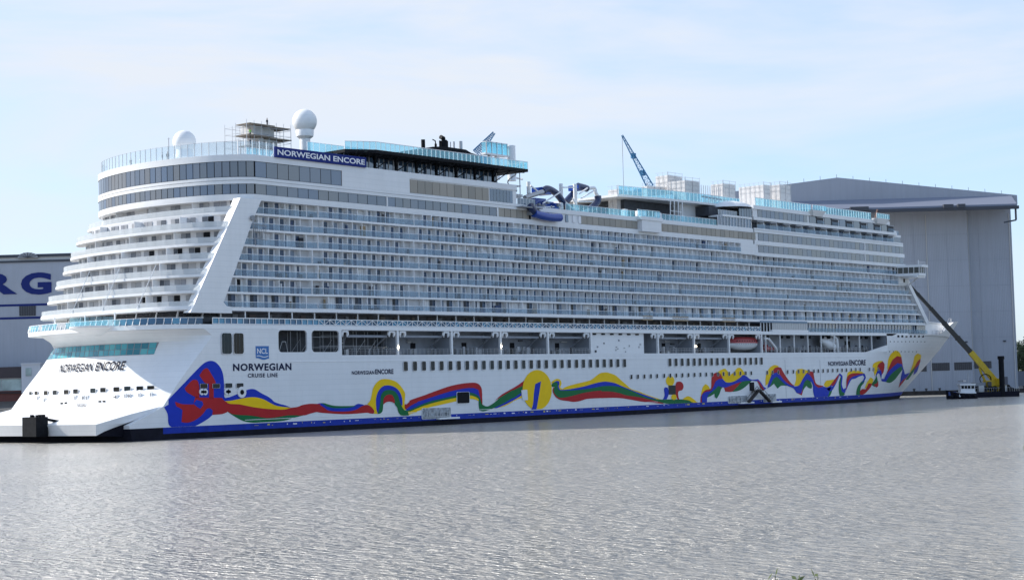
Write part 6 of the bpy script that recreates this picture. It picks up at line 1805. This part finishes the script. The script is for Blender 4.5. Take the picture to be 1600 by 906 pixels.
# white-wrapped scaffold blocks on the forward decks
def wrapped(u0, u1, vt, vb, y, dy, label, slope=0.0, parts=3):
    a, b = P(u0, vb, y), P(u1, vb, y); zt = P((u0+u1)/2, vt, y)[2]; zb = a[2]-3.5
    t = thing('wrapped_scaffold', ((a[0]+b[0])/2, y+dy/2, zb), label, 'scaffold', 'tarpaulin-wrapped scaffolds')
    n = parts
    for k in range(n):
        xa, xb = a[0]+(b[0]-a[0])*k/n, a[0]+(b[0]-a[0])*(k+1)/n
        j = (R_.random()-.5)*.25
        mb = MB(); mb.box(xa+.03, xb-.03, y+j*.3, y+dy, zb, zt+slope*(k+.5)/n+j*.4); mb.build('sheet', TARP, t)
    n2 = max(2, int(dy/3))
    mb = MB()
    for k in range(n+1):
        x = a[0]+(b[0]-a[0])*k/n; mb.bar((x, y-.12, zb), (x, y-.12, zt+slope*k/n+.9), .07)
    for z in (zb+2, zt-2.2, zt-1.1, zt+.1, zt+.7): mb.bar((a[0], y-.12, z), (b[0], y-.12, z+slope), .06)
    for k in range(int(dy/1.4)+1): mb.bar((a[0]-.1, y+k*1.4, zb), (a[0]-.1, y+k*1.4, zt+.8), .06)
    for z in (zt-1.6, zt-.4, zt+.7): mb.bar((a[0]-.1, y, z), (a[0]-.1, y+dy, z), .05)
    mb.build('scaffold_tubes', STEEL, t)
wrapped(965, 984, 296.5, 322, 10, 2.6, 'leftmost white wrapped scaffold, low and rounded, above the pool deck', -.3)
wrapped(984, 1003, 299, 322, 10.5, 2.0, 'second white wrapped scaffold from the left, next to the rounded one', -.2, 2)
wrapped(1012, 1042, 293, 305, 14, 1.6, 'low white wrapped scaffold strip beneath the tall middle block', .3)
wrapped(1044, 1066, 275.5, 300, 16, 3.6, 'tallest square white wrapped scaffold right of the blue crane', 0, 2)
wrapped(1071, 1093, 283.5, 305, 8, 4.8, 'white wrapped scaffold box right above the cyan sun deck rail', .1, 2)
wrapped(1130, 1149, 288, 306, 12, 3.6, 'white wrapped scaffold box with bare tube frame in front', 0, 2)
wrapped(1194, 1204, 290, 318, 12, 7.5, 'long white wrapped scaffold side near the forward glass rail', 0, 1)
wrapped(1219, 1236, 289.5, 315, 12, 3.2, 'rightmost white wrapped scaffold in front of the hall gable', 0, 2)
mb = MB(); a = P(1096, 305, 9); b = P(1136, 306, 9)
t = thing('tube_frame', ((a[0]+b[0])/2, 9, zS), 'bare red and grey tube frame standing among the wrapped scaffolds', 'scaffold')
for k in range(13):
    x = a[0]+(b[0]-a[0])*k/12; mb.bar((x, 9, zS), (x, 9, P(1110, 291, 9)[2]), .12)
mb.build('posts', STEEL, t); mb = MB(); mb.bar((a[0], 9, a[2]-.3), (b[0], 9, a[2]-.6), .35); mb.build('rail', mat('red_oxide', (0.28, 0.07, 0.05), .7), t)

# blue yard cranes beyond the ship
def lattice(mb, a, b, w0, w1, n=14, chord=.2):
    a, b = Vector(a), Vector(b); d = (b-a).normalized()
    s = Vector((fy, -fx, 0)); s = (s-d*s.dot(d)).normalized(); t_ = d.cross(s)
    P_ = []
    for k in range(n+1):
        f = k/n; w = w0+(w1-w0)*f; c = a+(b-a)*f
        P_.append([c+s*(i*w/2)+t_*(j*w/2) for i, j in ((-1,-1),(1,-1),(1,1),(-1,1))])
    for k in range(n):
        for i in range(4):
            mb.bar(P_[k][i], P_[k+1][i], chord)
            mb.bar(P_[k][i], P_[k+1][(i+1) % 4], chord*.5); mb.bar(P_[k][i], P_[k][(i+1) % 4], chord*.5)
def crane(u0, v0, u1, v1, depth, w0, w1, label, joint=None, rope=None):
    a, b = PD(u0, v0, depth), PD(u1, v1, depth)
    base = PD(u0+2, 500, depth); t = thing('yard_crane', (base[0], base[1], GZ), label, 'crane', 'blue lattice cranes behind the ship')
    mb = MB(); lattice(mb, a, b, w0, w1); mb.build('jib', CRANEB, t)
    mb = MB(); lattice(mb, (base[0], base[1], GZ), (base[0], base[1], a[2]-1), w0*1.3, w0*1.3, 14); mb.build('mast', CRANEB, t)
    mb = MB(); mb.box(base[0]-3, base[0]+3, base[1]-3, base[1]+3, a[2]-4, a[2]-.5); mb.build('cab', CRANEB, t)
    if joint:
        for f in joint:
            p_ = Vector(a)+(Vector(b)-Vector(a))*f; mb = MB(); mb.box(p_.x-.6, p_.x+.6, p_.y-.6, p_.y+.6, p_.z-.8, p_.z+.8); mb.build('jib_joint', CRANEB, t)
    if rope:
        mb = MB(); e = PD(rope[0], rope[1], depth); mb.tube([b, (b[0], b[1], e[2])], .07, 5); mb.build('hoist_rope', ROPE, t)
crane(1016, 292, 972, 211.5, 520, 2.0, .4, 'tall blue lattice crane jib leaning left above the wrapped scaffolds', (.27, .60), (971.5, 300))
crane(745, 240, 772, 207.5, 480, 2.6, .7, 'small blue lattice crane jib behind the glass look-out cabin', (.45,))

# black steel fender box hung on the ducktail
c = PX(56.5, 682, -11.2); wx, wy, hz = 2.2, 3.7, 3.05
t = thing('fender_box', (c[0]+wx/2, c[1]+wy/2, c[2]), 'black steel box hung over the edge of the white ducktail at the stern', 'fender')
mb = MB(); mb.box(c[0], c[0]+wx, c[1], c[1]+wy, c[2], c[2]+hz); mb.build('casing', BLACK, t)
mb = MB()
for k in range(7): mb.box(c[0]+.2+R_.random()*1.4, c[0]+.6+R_.random()*1.5, c[1]+k*.5, c[1]+.35+k*.5, c[2]+hz, c[2]+hz+.15+R_.random()*.25)
mb.bar((c[0]+wx, c[1]+.5, c[2]+hz-.4), (c[0]+wx+2.6, c[1]+.5, c[2]+hz-.9), .4); mb.build('hang_gear', BLACK, t)
# mooring lines from the stern to the left quay
for (u0, v0, u1, v1, sag, lab) in ((204, 618, -60, 641, .5, 'uppermost mooring rope, from the right stern openings off to the left'), (182, 619.5, -60, 644, 1.0, 'most slack mooring rope, second from the right at the stern'), (132, 621, -60, 647, .4, 'short mooring rope starting at the middle of the stern')):
    a = Vector(PT(u0, v0))-Vector((.2, 0, 0)); b = Vector(PD(u1, v1, 330)); mb = MB()
    pts = [a+(b-a)*(k/16)-Vector((0, 0, sag*4*(k/16)*(1-k/16))) for k in range(17)]
    mb.tube(pts, .09, 6); tag(mb.build('mooring_line', ROPE), lab, 'rope', 'stern mooring lines')

# crane barge: pontoon, telescopic crane, spud pile
dB = 470.0
frb = Front(dB)
def Q(u, v): r, z = frb.px(u, v); return r, z
r0, _ = Q(1525, 618); r1, _ = Q(1593, 618)
t = thing('work_barge', near(dB+5, (r0+r1)/2, 0), 'dark flat work pontoon carrying the yellow crane at the right quay', 'barge')
mb = MB(); frb.slab(mb, [(r0, -.6), (r1, -.6), (r1, 1.5), (r0, 1.5)], 0, 11); mb.build('pontoon', BOOT_SHADE, t)
mb = MB(); 
for k in range(20): r = r0+(r1-r0)*k/19; mb.bar(near(dB+.2, r, 1.5), near(dB+.2, r, 2.6), .07)
mb.bar(near(dB+.2, r0, 2.6), near(dB+.2, r1, 2.6), .06); mb.build('rail', STEEL, t)
for k in range(14):
    r = r0+.5+R_.random()*(r1-r0-2); mb = MB(); frb.slab(mb, [(r, 1.5), (r+.6+R_.random()*1.2, 1.5), (r+.6+R_.random(), 2.2+R_.random()*1.2), (r, 2.2+R_.random()*1.2)], 1+R_.random()*3, 5); mb.build('deck_gear', [BLACK, CRANEY, STEEL, WOOD][k % 4], t)
cr_ = thing('mobile_crane', near(dB+6, Q(1556, 600)[0], 1.5), 'yellow mobile crane with long dark telescopic boom raised to the left', 'crane')
def Bx(name, u0, v0, u1, v1, m, f=3, b=7, parent=cr_):
    mb = MB(); rect(frb, mb, u0, v0, u1, v1, f, b); return mb.build(name, m, parent)
Bx('carrier', 1527, 604, 1566, 610.5, CRANEY); Bx('superstructure', 1546, 594, 1572, 603.5, CRANEY); Bx('counterweight', 1562, 591, 1573, 601, CRANEY, 2.5, 7.5); Bx('cab', 1547, 596, 1553, 603, DWIN, 2.2, 3.2); Bx('engine_deck', 1528, 597.5, 1545, 603, POST)
for u in (1530, 1537, 1544, 1552, 1559):
    r, z = Q(u, 610); mb = MB(); mb.tube([near(dB+2.6, r, 2.4), near(dB+3.4, r, 2.4)], .75, 14); mb.build('wheel', BLACK, cr_)
def P3(u, v, d): r, z = frb.px(u, v); return near(dB+d, r, z)
pb = [(1561, 593), (1548.5, 576), (1524.5, 549.5)]
A_, B_, C_ = P3(1562, 594, 5), P3(1524, 549.5, 5), P3(1419, 434.5, 5)
mb = MB(); mb.bar(A_, B_, 1.2, 1.6); mb.build('boom_base', CRANEY, cr_)
segs = 5; mb = MB(); 
for k in range(segs):
    f0, f1 = k/segs, (k+1)/segs; w = 1.15-.12*k
    mb.bar(Vector(B_)+(Vector(C_)-Vector(B_))*(f0-.02), Vector(B_)+(Vector(C_)-Vector(B_))*f1, w, w*1.15)
    mb.bar(Vector(B_)+(Vector(C_)-Vector(B_))*(f1-.012), Vector(B_)+(Vector(C_)-Vector(B_))*f1, w*1.2, w*1.35)
mb.build('boom_extension', mat('boom_dark', (0.035, 0.032, 0.028), 0.5), cr_)
mb = MB(); h_ = Vector(C_); mb.tube([h_, h_-Vector((0, 0, 9))], .06, 5); mb.box(h_.x-.4, h_.x+.4, h_.y-.4, h_.y+.4, h_.z-10, h_.z-9); mb.build('hook_block', BLACK, cr_)
mb = MB(); mb.tube([P3(1549, 599, 5), P3(1541, 583, 5), P3(1538, 574, 5)], .35, 8); mb.build('luffing_cylinder', CRANEY, cr_)
mb = MB(); a = P3(1546, 592, 4); mb.tube([(a[0]+1.6*math.cos(k*.45)*fy, a[1]-1.6*math.cos(k*.45)*fx, a[2]+1.4*math.sin(k*.45)) for k in range(15)], .14, 6); mb.build('hose_reel', BLACK, cr_)
pl_ = thing('spud_pile', P3(1566, 618, 1), 'single black steel pile standing upright through the work pontoon', 'pile')
mb = MB(); a, b = P3(1567.5, 620, .5), P3(1565.5, 556, .5); mb.tube([(a[0], a[1], -1), (a[0], a[1], b[2])], .75, 14); mb.tube([(a[0], a[1], b[2]-.9), (a[0], a[1], b[2])], .95, 14); mb.build('tube', BLACK, pl_, smooth=50)

# tug boat
dT = 455.0; frt = Front(dT)
r0, _ = frt.px(1478, 620); r1, _ = frt.px(1525, 620)
t = thing('tugboat', near(dT+2, (r0+r1)/2, 0), 'small tugboat with white wheelhouse and dark hull in front of the hall', 'boat')
mb = MB(); n = 12; rows = []
for k in range(n+1):
    s = k/n; w = 2.2*(1-(1-s)**3*.9)*(1 if s < .9 else 1-(s-.9)*2); r = r0+(r1-r0)*s; zt_ = 1.4+1.1*(1-s)**3
    rows.append([near(dT-w, r, zt_), near(dT-w*.85, r+.2*(1-s), -.3), near(dT+w*.85, r+.2*(1-s), -.3), near(dT+w, r, zt_)])
for r_ in rows: mb.v += r_
for i in range(n):
    for j in range(3): p_ = i*4+j; mb.f.append((p_, p_+1, p_+5, p_+4)); mb.m.append(0)
    mb.f.append((i*4, i*4+4, i*4+7, i*4+3)); mb.m.append(1)
mb.build('boat_hull', [BOOT_SHADE, DECKM], t)
def Tb(name, u0, v0, u1, v1, m, f=-1.2, b=1.2):
    mb = MB(); rect(frt, mb, u0, v0, u1, v1, f, b); return mb.build(name, m, t)
Tb('deckhouse', 1496, 612.5, 1523, 619, W, -1.7, 1.7); wh_ = Tb('wheelhouse', 1499, 601, 1521.5, 612.5, W, -1.4, 1.4); Tb('roof', 1497.5, 599.5, 1522, 601.2, W, -1.6, 1.6)
for u0, u1 in ((1500, 1504), (1505, 1509), (1510, 1514), (1515.5, 1520)):
    mb = MB(); rect(frt, mb, u0, 602.5, u1, 606.8, -1.5, -1.42); mb.build('window', BLACK, wh_)
Tb('foredeck_gear', 1481, 612, 1493, 617.5, mat('tug_blue', (.03, .06, .2), .6), -.8, .8)
mb = MB(); rr, zz = frt.px(1513, 600); mb.bar(near(dT, rr, zz), near(dT, rr, zz+2.9), .12); mb.bar(near(dT, rr-.8, zz+1.8), near(dT, rr+.8, zz+1.8), .08); rr2, zz2 = frt.px(1503, 598); mb.box(*(lambda p_: (p_[0]-.8, p_[0]+.8, p_[1]-.8, p_[1]+.8, p_[2]-.3, p_[2]+.1))(near(dT, rr2, zz2+.6))); mb.build('mast', STEEL, t)
mb = MB()
for k in range(5): r = r0+1+(r1-r0-2)*k/4; p_ = near(dT-2.25, r, .7); mb.lathe(p_, [(.12, -.35), (.42, -.2), (.42, .2), (.12, .35)], 10)
mb.build('tyre_fender', BLACK, t)

# trees at the far right beyond the hall, and leaf sprigs on the near bank
LEAF = mat('leaf_green', (0.055, 0.085, 0.025), 0.7, objvar=None, var=.5, scale=.25)
BARK = mat('bark', (0.07, 0.05, 0.035), 0.9)
def tree(base, h, rw, label, seed, nleaf=2600, leaf=.55):
    rr = random.Random(seed); t = thing('tree', base, label, 'tree', 'trees beyond the hall')
    mb = MB(); bx, by, bz = base
    mb.tube([(bx, by, bz), (bx+.2, by, bz+h*.35), (bx-.1, by+.2, bz+h*.8)], [h*.03, h*.02, h*.006], 8)
    for k in range(7):
        a = k*2.4; z0 = bz+h*(.3+.07*k); mb.tube([(bx, by, z0), (bx+math.cos(a)*rw*.5, by+math.sin(a)*rw*.5, z0+h*.14), (bx+math.cos(a)*rw*.8, by+math.sin(a)*rw*.8, z0+h*.2)], [h*.011, h*.007, h*.003], 6)
    mb.build('trunk', BARK, t)
    cl = [(rr.gauss(0, .45)*rw, rr.gauss(0, .45)*rw, h*(.3+.62*rr.random()), rw*(.25+.25*rr.random())) for _ in range(26)]
    mb = MB()
    for _ in range(nleaf):
        c = rr.choice(cl); d = Vector((rr.gauss(0,1), rr.gauss(0,1), rr.gauss(0,1))).normalized()*c[3]*rr.random()**.4
        p_ = Vector((bx+c[0], by+c[1], bz+c[2]))+d; a = Vector((rr.gauss(0,1), rr.gauss(0,1), rr.gauss(0,1))).normalized(); b = a.orthogonal().normalized()
        a *= leaf*(.6+.8*rr.random()); b *= leaf*.5
        mb.quad(p_-a, p_+b, p_+a, p_-b)
    tag(mb.build('crown', LEAF, t))
for i, (u, dpt, h, w, lab) in enumerate(((1600, 700, 18, 6, 'dark green tree at the right edge close to the hall wall'), (1616, 690, 20, 7, 'dark green tree half cut by the right picture edge'), (1584, 760, 15, 6, 'lower dark tree mostly hidden by the hall corner'))):
    q = PD(u, 600, dpt); tree((q[0], q[1], GZ), h, w, lab, i+3)
frs = Front(640.0); mb = MB(); rect(frs, mb, 1588, 580, 1800, 613, 0, 20)
tag(mb.build('quay_shed', mat('shed_grey', (.16, .17, .2), .7, var=.2, scale=.1)), 'low grey shed right of the hall under the trees', 'building')
SPRIG = mat('sprig_green', (0.06, 0.085, 0.025), 0.8)
def sprig(u, v, dist, label, seed, n=5, du=0, sp_=.09):
    rr = random.Random(seed); top = PD(u, v, dist); fw_ = dist
    gz = 5.4-max(0, (dist-4))*.3
    bq = PD(u+du, v, dist); base = Vector((bq[0], bq[1], gz)); t = thing('bank_plant', base, label, 'plant', 'plants on the near bank')
    for k in range(n):
        tip = Vector(top)+Vector((rr.gauss(0, sp_), rr.gauss(0, sp_), -abs(rr.gauss(0, .06)))); st_ = MB(); st_.tube([base+Vector((rr.gauss(0,.05), rr.gauss(0,.05), 0)), (base+tip)/2+Vector((.03, 0, 0)), tip], [.008, .006, .003], 5); st_.build('stem', SPRIG, t)
        mb = MB()
        for j in range(26):
            f = .4+.6*j/25; p_ = base+(tip-base)*f; a = Vector((rr.gauss(0,1), rr.gauss(0,1), .5+rr.random())).normalized()*(.05+.05*rr.random()); b = a.orthogonal().normalized()*.016
            mb.quad(p_, p_+a*.5+b, p_+a, p_+a*.5-b)
        mb.build('leaves', SPRIG, t)
sprig(1222, 902, 13, 'leafy plant tip poking up at the bottom edge, left one', 1); sprig(1246, 899, 13, 'leafy plant tip poking up at the bottom edge, right one', 2, 6); sprig(1603, 688, 11, 'small leafy twig at the right picture edge over the water', 5, 3, 75, .012)
